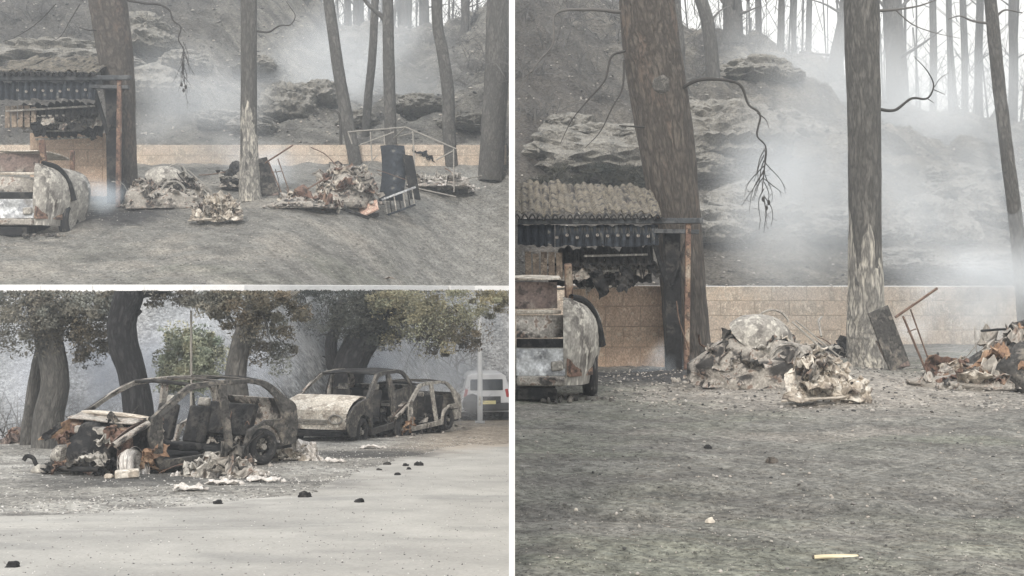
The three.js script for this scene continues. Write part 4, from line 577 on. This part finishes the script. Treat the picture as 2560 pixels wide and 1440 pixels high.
// loose pieces round the first car
function loose(name, label, cat, px, py, hf, f) { const p = G(px, py, hf), t = thing(name, label, cat, p); f(t); return t; }
loose('burnt_hook', 'charred curled metal hook standing in white ash beyond the front wheel', 'scrap', 82, 1182, hL, t => { part(t, 'hook', pipe([Q(0.1, 0, 0), Q(0.04, 0.12, 0), Q(0.0, 0.2, 0), Q(-0.08, 0.22, 0), Q(-0.12, 0.17, 0)], 0.03, 20, 8), M.char); part(t, 'foot', lump(0.22, 0.1, 0.16, 0.4, 1, 2).translate(0.1, 0.02, 0), M.greyMetal); });
loose('pale_brick', 'pale slab lying before the bared engine', 'slab', 318, 1196, hL, t => { part(t, 'slab', box(0.3, 0.1, 0.16, 0, 0.06, 0, 0, 0.3, 0.05, 0.02), M.paleMetal); part(t, 'chip', lump(0.12, 0.05, 0.1, 0.5, 0, 2).translate(-0.22, 0.02, 0.05), M.paleMetal); });
for (const [x, y, w, l] of [[560, 1212, 0.36, 'flat white ash sheet on the verge beside the ash-white wheel'], [470, 1226, 0.34, 'flat white ash sheet at the road edge below the wheel'], [835, 1157, 0.26, 'small flat white sheet between the two burnt cars and road'], [930, 1122, 0.4, 'white crumpled sheet beside the second burnt car'], [660, 1205, 0.4, 'long flat white sheet at the tip of the verge']]) loose('ash_sheet', l, 'scrap', x, y, hL, t => { const m = part(t, 'sheet', crumple(w, w * 0.5, 0.05, 9), M.ashWhite); m.position.y = 0.03; part(t, 'chip', lump(0.08, 0.03, 0.06, 0.5, 0, 2).translate(w * 0.6, 0.01, 0), M.ashWhite); });
{ const p = G(735, 1150, hL); heap('scrap_heap', 'pale lumpy ash heap beside the rear wheel of the first car', p, 0.9, 0, 0.9, 0.34, 0.6, [M.ashWhite, M.paleMetal], 20, { rods: 2, bed: M.ashMetal, bits: M.ashWhite }); const q = G(560, 1190, hL); heap('scrap_heap', 'low ash heap under the open door of the first car', q, 0.9, 0, 1.2, 0.26, 0.6, [M.darkMetal, M.ashMetal, M.greyMetal], 26, { rods: 4, bits: M.ashWhite }); const r = G(1060, 1078, hL); heap('scrap_heap', 'charred wreckage strewn behind the third car', r, 1, 0, 0.8, 0.5, 0.7, [M.char, M.greyMetal, M.ashMetal], 22, { rods: 6, bed: M.char }); const s = G(60, 1108, hL); heap('scrap_heap', 'reddish rubble heap beside the leaning roadside trunk', s, 1, 0, 0.9, 0.2, 0.5, [M.rustRed, M.rust], 10, { rods: 1, bed: M.ashMetal, bits: M.rustRed }); }
// black clods on the road
for (const [x, y, w, l] of [[762, 1246, 0.15, 'largest black clod on the road'], [898, 1259, 0.1, 'flat black clod alone on the pale road'], [545, 1263, 0.1, 'small black clod at the darker road edge'], [34, 1423, 0.1, 'black clod on the road far from the other clods'], [968, 1164, 0.11], [1014, 1167, 0.09], [1046, 1166, 0.13], [1022, 1176, 0.08], [994, 1190, 0.09], [948, 1178, 0.07]]) single('charred_clod', lump(w, w * 0.42, w * 0.7, 0.6, 2, 2.4).translate(...G(x, y, hL).add(V(0, 0.012, 0)).toArray()), M.char, l ?? 'small black clod scattered on the road behind the verge tip', 'clod', l ? undefined : 'black clods scattered on the road');
// ---------------------------------------------------------------- roadside trees under the kerb: their heads end below it
const leafG = (n, cx, cy, cz, rx, ry, rz, size, top, thin = 0.22) => {
  const pos = [], col = []; const s = Math.floor(rnd() * 999);
  const cl = Array.from({ length: Math.max(6, Math.round(n / 170)) }, () => { const v = V(rr(-1, 1), rr(-1, 1), rr(-1, 1)); while (v.length() > 1) v.set(rr(-1, 1), rr(-1, 1), rr(-1, 1)); return [v, rnd() < 0.6 ? rr(0.08, 0.2) : rr(0.2, 0.42), rr(0.5, 1.35), rnd()]; });
  for (let i = 0; i < n; i++) {
    const [v, r, b, hue] = pick(cl), q = V(rr(-1, 1), rr(-1, 1), rr(-1, 1)).multiplyScalar(r), p = V(cx + (v.x + q.x) * rx, cy + (v.y + q.y) * ry, cz + (v.z + q.z) * rz);
    if (p.y > top) continue;
    const d = V(rr(-1, 1), rr(-0.7, 1), rr(-1, 1)).normalize().multiplyScalar(size * rr(0.4, 1.7)), w = V(rr(-1, 1), rr(-1, 1), rr(-1, 1)).cross(d).normalize().multiplyScalar(size * thin);
    if (p.y + d.y > top) d.y = -Math.abs(d.y);
    const a = p.clone().add(w), c = p.clone().sub(w), e = p.clone().add(d); pos.push(a.x, a.y, a.z, c.x, c.y, c.z, e.x, e.y, e.z);
    for (let k = 0; k < 3; k++) col.push(lerp(0.92, 1.1, hue) * b, b, lerp(0.98, 0.86, hue) * b);
  }
  const g = new THREE.BufferGeometry(); g.setAttribute('position', new THREE.Float32BufferAttribute(pos, 3)); g.setAttribute('color', new THREE.Float32BufferAttribute(col, 3)); g.computeVertexNormals(); return g;
};
const leafM = c => mat({ color: C(...c), vertexColors: true });
const LM = { dark: leafM([0.06, 0.064, 0.058]), olive: leafM([0.27, 0.26, 0.19]), brown: leafM([0.14, 0.125, 0.1]), green: leafM([0.36, 0.38, 0.31]), grey: leafM([0.17, 0.167, 0.155]) };
function roadTree(label, px, D, list, r0, r1, m, branches = [], crowns = []) {
  const b = P(px, 0, D); b.y = hL(b.x, D) - 0.05; const py = 720 + (EYE - b.y) / D * F, loc = l => l.map(([x, y, d = 0]) => { const p = P(x, y, D + d); p.y = Math.min(p.y, 1.5); return p.sub(b); });
  const t = thing('pine_tree', label, 'tree', b), lop = q => { const y = q.attributes.position; for (let i = 0; i < y.count; i++) if (y.getY(i) > 1.35 - b.y) y.setY(i, 1.35 - b.y); q.computeVertexNormals(); return q; };
  part(t, 'trunk', lop(limb(loc([[px, py + 12], ...list]), [r0 * 1.15, r0, lerp(r0, r1, 0.5), r1], 50, 18, 0.13)), m);
  for (const [l, a, c, bm] of branches) part(t, 'branch', lop(limb(loc(l), [a, lerp(a, c, 0.5), c], 22, 8, 0.16)), bm ?? m);
  for (const [cx, cy, dz, wx, wy, wz, n, lm, size] of crowns) { const c = P(cx, cy, D + dz), k = D / F; part(t, 'crown', leafG(n, c.x - b.x, c.y - b.y, c.z - b.z, wx * k, wy * k, wz, size ?? 0.05, 1.36 - b.y, 0.34), lm); part(t, 'twigs', lop(twigs(V(c.x - b.x, c.y - b.y, c.z - b.z), V(0, -0.6, 0).add(V(rr(-0.4, 0.4), 0, 0)).normalize(), 9, wy * k * 1.1, 0.007)), M.twig); }
  return t;
}
roadTree('leaning grey roadside trunk beside the reddish rubble', 118, 21.5, [[122, 1040], [138, 960], [128, 880], [108, 800], [92, 700]], 0.25, 0.22, M.barkGrey, [[[[112, 840, 0.2], [94, 920, 0.4], [80, 1000, 0.5], [70, 1070, 0.5], [64, 1135, 0.5]], 0.12, 0.12, M.barkGrey], [[[120, 850], [170, 790], [240, 740]], 0.05, 0.02]], [[70, 780, -0.2, 120, 100, 0.8, 8400, LM.grey], [205, 820, 0.2, 80, 80, 0.7, 5400, LM.brown], [180, 755, 0, 120, 55, 0.6, 5100, LM.grey]]);
roadTree('blackened crooked trunk behind the first burnt car', 350, 20.6, [[345, 1010], [330, 930], [308, 860], [306, 800], [322, 740], [326, 690]], 0.24, 0.25, M.barkChar, [[[[306, 800], [288, 778], [280, 762]], 0.05, 0.03, M.barkChar], [[[336, 790], [352, 776]], 0.05, 0.04, M.barkChar], [[[330, 745], [400, 728], [470, 720]], 0.06, 0.02, M.barkChar]], [[470, 740, 0.4, 120, 40, 0.6, 3900, LM.grey], [250, 755, 0.3, 70, 50, 0.6, 3900, LM.grey]]);
roadTree('pale flaking trunk rising through the first burnt car frame', 596, 20.2, [[594, 1010], [590, 930], [606, 850], [628, 790], [640, 740], [652, 690]], 0.18, 0.15, M.barkGrey, [[[[624, 800], [670, 770], [720, 740], [760, 715]], 0.09, 0.05, M.barkAsh], [[[606, 850], [580, 800], [560, 770]], 0.03, 0.01]], [[650, 770, -0.3, 120, 80, 0.6, 6600, LM.brown], [690, 850, 0.2, 80, 70, 0.6, 2550, LM.grey], [560, 750, 0.3, 90, 46, 0.5, 3000, LM.grey]]);
roadTree('dark forked pine trunk behind the pale bonnet', 850, 27.6, [[856, 1000], [868, 940], [890, 880], [930, 820], [960, 770], [980, 720]], 0.38, 0.34, M.barkChar, [[[[862, 965], [836, 920], [828, 860], [846, 800], [856, 750]], 0.17, 0.11, M.barkChar], [[[828, 900], [806, 890]], 0.03, 0.015, M.barkChar], [[[832, 850], [812, 836], [790, 842]], 0.035, 0.012, M.barkChar], [[[920, 840], [990, 800], [1060, 780]], 0.07, 0.03, M.barkChar]], [[820, 765, -0.2, 140, 80, 0.9, 12000, LM.dark], [930, 785, 0.1, 110, 90, 0.8, 9000, LM.dark], [1060, 790, -0.3, 130, 100, 0.9, 12900, LM.olive], [1120, 830, 0, 90, 66, 0.7, 5400, LM.brown], [1010, 750, -0.4, 90, 50, 0.6, 4500, LM.olive], [1205, 750, 0.4, 90, 44, 0.6, 4500, LM.olive]]);
{ const b = P(480, 1040, 22.4); b.y = hL(b.x, 22.4); const t = thing('round_shrub', 'round pale green shrub in the smoke behind the first car', 'shrub', b), c = P(480, 905, 22.4); part(t, 'foliage', leafG(15000, 0, c.y - b.y, 0, 0.66, 0.62, 0.55, 0.05, 1.2 - b.y, 0.4), LM.green); part(t, 'stem', limb([Q(0, -0.1, 0), Q(0.03, 0.5, 0), Q(0, 1.1, 0)], [0.06, 0.05, 0.03], 10, 8, 0.1), M.barkGrey); }
{ const b = P(478, 1000, 21.4); b.y = hL(b.x, 21.4); const t = thing('thin_pole', 'thin grey pole standing before the round shrub', 'pole', b), H = 1.0 - b.y; part(t, 'shaft', new THREE.CylinderGeometry(0.02, 0.024, H, 8).translate(0, H / 2, 0), M.greyMetal); part(t, 'footing', lump(0.16, 0.08, 0.16, 0.3, 0, 2), M.greyMetal); }
// ---------------------------------------------------------------- rocks of the two hills
function rock(label, px, py, w, h, d, hf, m = rockM, lift = 0, group) {
  const p = G(px, py, hf, 26), k = -p.z / F, t = thing('rock_ledge', label, 'rock', V(p.x, p.y + lift, p.z + d * 0.1), rr(-0.2, 0.2), group);
  w *= 1.3; h *= 1.35; const mk = (sw, sh, sd) => { const g = lump(w * k * sw, h * k * sh, d * sd, 0.55, 12, 1.7, false, 0.4), q = g.attributes.position; for (let i = 0; i < q.count; i++) { const y = q.getY(i), st = Math.sin(y / (h * k) * 16) * 0.03 * d; q.setZ(i, q.getZ(i) + st); if (y < -0.1 * h * k) { q.setZ(i, q.getZ(i) - (-y - 0.1 * h * k) * 3.2); q.setY(i, -0.1 * h * k + (y + 0.1 * h * k) * 0.6); } } g.computeVertexNormals(); return g; };
  part(t, 'ledge', mk(1, 1, 1), m); const a = part(t, 'upper_slab', mk(0.62, 0.55, 0.8), m); a.position.set(rr(-0.15, 0.15) * w * k, h * k * 0.3, -d * 0.1); const b = part(t, 'side_boulder', mk(0.42, 0.5, 0.7), m); b.position.set((rnd() < 0.5 ? -1 : 1) * w * k * 0.42, -h * k * 0.06, d * 0.08);
  return t;
}
rock('broad dark overhanging rock ledge behind the shed and thick pine', 1545, 415, 340, 130, 3.2, hR);
rock('pale overhanging rock ledge beyond the thick pine', 1800, 372, 250, 150, 3.4, hR);
rock('grey rock hollow below the pale overhang', 1850, 520, 200, 110, 2.6, hR, rockM, -0.35);
rock('rounded boulder hung behind the bent post', 2470, 520, 150, 110, 2.6, hR, rockM, -0.35);
rock('fractured boulder beside the ash-footed trunk', 2310, 560, 150, 120, 2.6, hR, rockM, -0.35);
rock('small pale outcrop at the brow below the crest trunks', 1890, 170, 130, 60, 2.2, hR, rockM, -0.35);
rock('broad dark rock ledge above the shed roof on the slope', 130, 170, 300, 80, 4, hT);
rock('pale overhanging ledge beside the thick pine over the slope', 350, 118, 120, 100, 3.6, hT);
rock('grey hollowed outcrop between the two pines over the slope', 400, 215, 120, 80, 3, hT, rockM, -0.35);
rock('rounded boulder with dark underside beyond the slim leaning trunk', 800, 240, 90, 70, 3.2, hT, rockM, -0.35);
rock('fractured boulder beside the ash-footed trunk over the slope', 720, 265, 100, 90, 3, hT, rockM, -0.35);
rock('jutting shelf left bare beside the ash-footed trunk over the slope', 660, 180, 80, 46, 2.6, hT);
for (const [x, y, w, h, l] of [[2390, 470, 170, 100, 'layered boulder leaning over the fractured boulder'], [2080, 560, 160, 80, 'flat layered rock low between the two pines'], [1760, 560, 150, 90, 'dark recessed rock just beyond the thick pine'], [2260, 640, 150, 60, 'broken rock rubble just over the low wall'], [1420, 330, 110, 80, 'rough rock at the end of the broad ledge'], [1960, 330, 150, 90, 'weathered rock shoulder up the slope between the pines'], [2480, 650, 140, 60, 'cracked stone shelf over the wall near the bent post']]) rock(l, x, y, w, h, 2.6, hR, rockM, -0.3);
for (const [x, y, w, h, l] of [[560, 300, 90, 50, 'flat rock behind the ash-footed trunk over the slope'], [470, 160, 90, 60, 'weathered shoulder of rock over the smoke on the hill'], [1060, 260, 90, 50, 'grey rock beyond the thin rod frame'], [1170, 300, 80, 46, 'low rock beyond the crooked trunk'], [640, 310, 80, 44, 'broken rock rubble over the tan wall on the slope'], [900, 300, 80, 44, 'cracked stone shelf behind the leaning slim trunk']]) rock(l, x, y, w, h, 2.8, hT, rockM, -0.3);
// loose stones and charred scraps scattered over the slopes
function scatter(name, label, n, spot, geos, mats) {
  const geo = lump(1, 0.6, 0.8, 0.5, -1, 2), im = new THREE.InstancedMesh(geo, mats, n), c = new THREE.Color();
  for (let i = 0; i < n; i++) { const [x, D, s, col, hf] = spot(); im.setMatrixAt(i, M4(x, hf(x, D) + s * 0.08, -D, rr(-0.4, 0.4), rr(0, 6.3), rr(-0.4, 0.4), s * rr(0.6, 1.6), s * rr(0.4, 0.9), s)); c.setRGB(...col); im.setColorAt(i, c); }
  im.name = name; im.castShadow = im.receiveShadow = true; tag(im, label, undefined, undefined, 'stuff'); scene.add(im); return im;
}
const shade = () => pick([[0.12, 0.115, 0.11], [0.2, 0.19, 0.18], [0.36, 0.34, 0.31], [0.46, 0.43, 0.4], [0.16, 0.15, 0.14], [0.06, 0.06, 0.06], [0.4, 0.36, 0.32]]);
const plain = mat({ color: 0xffffff });
scatter('ash_litter', 'ash, stones and charred litter on the trodden ground', 5200, () => { const D = Math.pow(rnd(), 0.75) * 24 + 5.4, near = rnd() < 0.55; const q = near ? [rr(1.2, 9), rr(13.5, 20)] : [rr(0.1, D * 0.45 + 0.5), D]; return [q[0], q[1], rr(0.008, 0.03) * (near ? 1.5 : 1), shade(), hR]; }, 0, plain);
scatter('gravel', 'fine gravel and ash crumbs over the trodden ground', 9000, () => { const D = 5.3 + 12 * Math.pow(rnd(), 1.4); return [rr(0.03, D * 0.45 + 0.4), D, rr(0.003, 0.011), shade(), hR]; }, 0, plain);
scatter('road_grit', 'grit and charred crumbs on the road', 3500, () => { const D = 7.4 + 14 * Math.pow(rnd(), 1.3), x = -rr(0.05, D * 0.44); return [Math.max(x, Math.min(-0.05, roadEdge(D))), D, rr(0.004, 0.014), pick([[0.1, 0.1, 0.1], [0.25, 0.24, 0.23], [0.4, 0.39, 0.37], [0.6, 0.59, 0.57]]), (a, b) => hL(a, b) + 0.012]; }, 0, plain);
scatter('stone_litter', 'stones and burnt scraps lying over the smoky hill', 5000, () => [rr(0.2, 28), rr(31, 56), rr(0.03, 0.12), shade(), hR], 0, plain);
scatter('slope_litter', 'ash, stones and charred litter on the slope', 6500, () => { const x = -rr(0.1, 15); return [x, rr(D1(x) + 0.3, 43), rr(0.01, 0.04), shade(), hT]; }, 0, plain);
scatter('upper_litter', 'stones and burnt scraps lying on the hill over the slope', 4500, () => [-rr(0.2, 28), rr(46, 71), rr(0.04, 0.15), shade(), hT], 0, plain);
scatter('verge_litter', 'ash flakes and charred scraps strewn round the burnt cars', 4200, () => { const D = rr(11.5, 25), x = -rr(0.4, D * 0.43); return [x < roadEdge(D) || rnd() < 0.06 ? x : roadEdge(D) - rr(0, 2), D, rr(0.006, 0.026), pick([[0.6, 0.58, 0.55], [0.5, 0.48, 0.45], [0.12, 0.12, 0.12], [0.3, 0.28, 0.26], [0.16, 0.15, 0.15], [0.62, 0.61, 0.6]]), hL]; }, 0, plain);
// burnt scrub: bare twig bushes
function scrub(label, group, px, py, hf, sc, m = M.twigGrey) { const p = G(px, py, hf, 26), t = thing('burnt_bush', label, 'bush', p, rr(0, 6), group, sc * 0.62), a = []; for (let k = 0; k < 30; k++) { const d = V(rr(-1, 1), rr(0.1, 1.1), rr(-1, 1)).normalize(), L = rr(0.3, 1.3), s = V(rr(-0.5, 0.5), rr(0, 0.15), rr(-0.5, 0.5)), e = s.clone().addScaledVector(d, L * 0.55).add(V(rr(-0.2, 0.2), rr(-0.1, 0.1), 0)), f = s.clone().addScaledVector(d, L).add(V(rr(-0.25, 0.25), rr(-0.3, 0.1), 0)); a.push(prep(limb([s, e, f], [0.014, 0.01, 0.004], 5, 4, 0.1))); for (let q = 0; q < 3; q++) { const h = e.clone().lerp(f, rr(-0.3, 0.8)); a.push(prep(limb([h, h.clone().add(V(rr(-0.3, 0.3), rr(-0.1, 0.35), rr(-0.3, 0.3)))], [0.007, 0.003], 2, 3, 0.1))); } } part(t, 'twigs', merge(a), m); part(t, 'stump', limb([V(0, -0.15, 0), V(0.03, 0.1, 0), V(0, 0.3, 0)], [0.05, 0.04, 0.02], 6, 6, 0.2), m); return t; }
for (const [x, y, s] of [[1310, 200, 2.2], [1380, 120, 2.2], [1450, 180, 2], [1520, 110, 2.2], [1500, 250, 1.8], [1340, 300, 1.8], [1420, 60, 2.4], [1310, 60, 2.4], [1690, 150, 1.8], [1740, 200, 1.6], [1800, 130, 1.6], [1560, 60, 2.4], [1890, 115, 1.6], [1980, 140, 1.6], [2060, 190, 1.6], [1440, 330, 1.5], [1760, 120, 2]]) scrub('bare burnt bush on the brown hillside', 'burnt bushes on the hillside', x, y, hR, s);
for (const [x, y, s] of [[40, 60, 2.2], [110, 40, 2.2], [170, 90, 2], [60, 120, 1.8], [390, 40, 1.8], [430, 80, 1.6], [760, 110, 1.6], [800, 70, 2], [1150, 110, 2], [1190, 180, 2], [1160, 220, 1.8], [1255, 150, 2.2], [1180, 60, 2.4], [1075, 110, 1.8]]) scrub('bare burnt bush on the hill over the slope', 'burnt bushes over the slope', x, y, hT, s);
// charred brush over the shed roofs
for (const [px, py, s, l] of [[1470, 462, 1, 'dense black charred brush on the hill behind the shed by the partition'], [140, 182, 1.2, 'dense black charred brush behind the shed on the slope']]) { const p = G(px, py, px > 1280 ? hR : hT, 26), t = thing('charred_brush', l, 'bush', p); part(t, 'needles', leafG(5200, 0, 0.15 * s, 0.3, 1.9 * s, 0.42 * s, 0.6 * s, 0.2 * s, 9, 0.08), LM.dark); part(t, 'root', limb([V(-1.2 * s, 0, 0.1), V(0, 0.14 * s, 0.2), V(1.2 * s, -0.05, 0.1)], [0.06 * s, 0.1 * s, 0.05 * s], 20, 8, 0.3), M.char); }
// far burnt wood beyond both crests
function wood(label, n, x0, x1, d0, d1, hf) { const im = new THREE.InstancedMesh(new THREE.CylinderGeometry(0.6, 1, 1, 5), M.barkGrey, n); for (let i = 0; i < n; i++) { const D = rr(d0, d1), x = rr(x0, x1), tw = rnd() < 0.975, h = tw ? rr(0.8, 3) : rr(9, 13), r = tw ? rr(0.008, 0.024) : rr(0.04, 0.12), a = tw ? 0.9 : 0.09, y = hf(x, D) + (tw ? rr(0, 7) : h / 2); im.setMatrixAt(i, M4(x, y, -D, rr(-a, a), 0, rr(-a, a), r, h, r)); } im.name = numbered('far_wood'); im.castShadow = im.receiveShadow = true; tag(im, label, undefined, undefined, 'stuff'); scene.add(im); }
wood('far burnt wood of thin trunks and twigs beyond the crest', 2600, 4, 36, 57, 84, hR);
wood('far burnt wood of thin trunks and twigs beyond the hill over the slope', 1500, -16, -1, 71, 96, hT);
// small things on the trodden ground
{ const p = G(2090, 1398, hR), t = thing('stick', 'short pale peeled stick lying on the bare ground', 'stick', V(p.x, p.y + 0.012, p.z), 0.02); part(t, 'shaft', limb([Q(-0.115, 0, 0), Q(0, 0.003, 0), Q(0.115, 0.002, 0)], [0.011, 0.0115, 0.0105], 16, 10, 0.08), M.stick); part(t, 'broken_end', lump(0.02, 0.022, 0.02, 0.4, 0, 3, false).translate(-0.116, 0, 0), M.bark); part(t, 'broken_end', lump(0.018, 0.02, 0.02, 0.4, 0, 3, false).translate(0.116, 0.002, 0), M.bark); }
for (const [x, y, w, m, l] of [[1775, 1307, 0.055, M.paleMetal, 'pale pebble half sunk in the bare ground'], [1930, 1158, 0.1, M.bark, 'fallen pine cone lying on the bare ground'], [1770, 1122, 0.07, M.char, 'charred pine cone near the edge of the ash'], [1440, 1278, 0.03, M.paleMetal, 'tiny white chip on the dark streak of ground']]) single('pebble', lump(w, w * 0.5, w * 0.8, 0.4, 1, 2).translate(...G(x, y, hR).add(V(0, 0.005, 0)).toArray()), m, l, 'pebble');
{ const p = G(968, 700, hT, 25); const t = thing('dry_leaf', 'yellowed curled leaf lying near the kerb', 'leaf', p); const m = part(t, 'blade', crumple(0.3, 0.16, 0.06, 7, 0.006), M.wood); m.position.y = 0.05; part(t, 'stalk', rod(Q(0.12, 0.05, 0), Q(0.24, 0.02, 0.02), 0.006, 5), M.wood); }
// fallen pine needles and twigs
function needles(label, n, spot) { const im = new THREE.InstancedMesh(new THREE.CylinderGeometry(0.5, 1, 1, 4), plain, n), c = new THREE.Color(); for (let i = 0; i < n; i++) { const [x, D, L, hf] = spot(), r = L * rr(0.007, 0.016); im.setMatrixAt(i, M4(x, hf(x, D) + r * 1.5, -D, Math.PI / 2 + rr(-0.12, 0.12), 0, rr(0, 6.3), r, L, r)); c.setRGB(...pick([[0.1, 0.09, 0.08], [0.2, 0.17, 0.14], [0.26, 0.24, 0.2], [0.34, 0.32, 0.28]])); im.setColorAt(i, c); } im.name = numbered('fallen_needles'); im.castShadow = im.receiveShadow = true; tag(im, label, undefined, undefined, 'stuff'); scene.add(im); }
needles('fallen pine needles and twigs on the trodden ground', 4600, () => { const D = rr(5.4, 24); return [rr(0.05, D * 0.45 + 0.5), D, rr(0.03, 0.12), hR]; });
needles('fallen pine needles and twigs on the slope', 5000, () => { const x = -rr(0.1, 15); return [x, rr(D1(x) + 0.3, 43), rr(0.06, 0.24), hT]; });
for (const [x, D, s] of [[40, 23.4, 1.5], [200, 23.6, 1.7], [260, 23.5, 1.3], [420, 23.6, 1.6], [540, 23.5, 1.4], [680, 25, 1.7], [740, 26, 1.5], [1000, 31, 1.8], [1090, 33, 1.8], [1140, 34.4, 1.7]]) { const p = P(x, 0, D); p.y = hL(p.x, D); const py = 720 + (EYE - p.y) / D * F; const q = scrub('bare burnt bush on the bank under the kerb', 'burnt bushes on the bank', x, 300, hT, s); q.position.copy(p); }
// ---------------------------------------------------------------- smoke: clouds of thin lit wisps
const puffA = (() => { const n = 64, d = new Uint8Array(n * n * 4); for (let j = 0; j < n; j++) for (let i = 0; i < n; i++) { const x = (i + 0.5) / n * 2 - 1, y = (j + 0.5) / n * 2 - 1, r = Math.hypot(x, y), v = 255 * ss(1, 0.05, r) ** 1.2, k = (j * n + i) * 4; d[k] = d[k + 1] = d[k + 2] = v; d[k + 3] = 255; } const t = new THREE.DataTexture(d, n, n); t.magFilter = t.minFilter = THREE.LinearFilter; t.needsUpdate = true; return t; })();
function smoke(label, c, r, n, size, op, col = [0.82, 0.86, 0.9]) {
  const m = new THREE.MeshStandardMaterial({ color: C(...col), transparent: true, opacity: op, alphaMap: puffA, roughness: 1, side: THREE.DoubleSide, depthWrite: false });
  const im = new THREE.InstancedMesh(new THREE.CircleGeometry(0.5, 14), m, n), g = () => (rnd() + rnd() + rnd() - 1.5) / 1.5;
  for (let i = 0; i < n; i++) im.setMatrixAt(i, M4(c.x + g() * r[0], c.y + g() * r[1], c.z + g() * r[2], rr(-0.85, 0.85), rr(-0.85, 0.85), rr(0, 6.3), size * rr(0.6, 1.4)));
  im.name = numbered('smoke'); im.castShadow = im.receiveShadow = true; tag(im, label, undefined, undefined, 'stuff'); scene.add(im);
}
smoke('drifting smoke before the low wall and hill', P(2380, 400, 28), [7, 4.6, 1.5], 22, 5, 0.2);
smoke('thick smoke rising between the two pines', P(2010, 470, 27.5), [2.2, 4.4, 1], 13, 4, 0.2);
smoke('blue smoke curling at the foot of the charred post', P(1650, 930, 19.4), [0.6, 0.35, 0.4], 9, 0.9, 0.2, [0.6, 0.68, 0.76]);
smoke('smoke drifting over the scrap and tipped table', P(2390, 800, 24), [1.8, 0.6, 0.8], 10, 1.7, 0.2);
smoke('smoke rising between the two trunks on the slope', P(490, 260, 43), [3.6, 5.2, 1], 13, 4.8, 0.18);
smoke('smoke filling the notch of the hill over the slope', P(930, 190, 52), [6, 4.6, 2], 20, 6, 0.2);
smoke('blue smoke at the foot of the shed post on the slope', P(250, 490, 33), [0.7, 0.45, 0.5], 8, 1.1, 0.2, [0.6, 0.68, 0.76]);
smoke('smoke drifting from the scrap on the slope', P(740, 430, 39), [2.2, 0.9, 0.6], 9, 2.3, 0.2);
smoke('pale smoke hanging behind the roadside trunks', P(400, 930, 22.9), [3.8, 1.2, 0.25], 38, 2.2, 0.26, [0.8, 0.84, 0.92]);
smoke('pale smoke drifting behind the pale bonnet to the parked car', P(860, 930, 28.8), [3.6, 1.4, 0.3], 38, 2.8, 0.26, [0.8, 0.84, 0.9]);
smoke('broad smoke veiling the crest trunks', P(2300, 200, 47), [8, 4.5, 1.5], 15, 6.5, 0.18);
smoke('smoke drifting along the low wall', P(2480, 700, 26.5), [2.6, 1.0, 0.6], 12, 2.4, 0.2);
shadows(scene);
renderer.render(scene, camera);
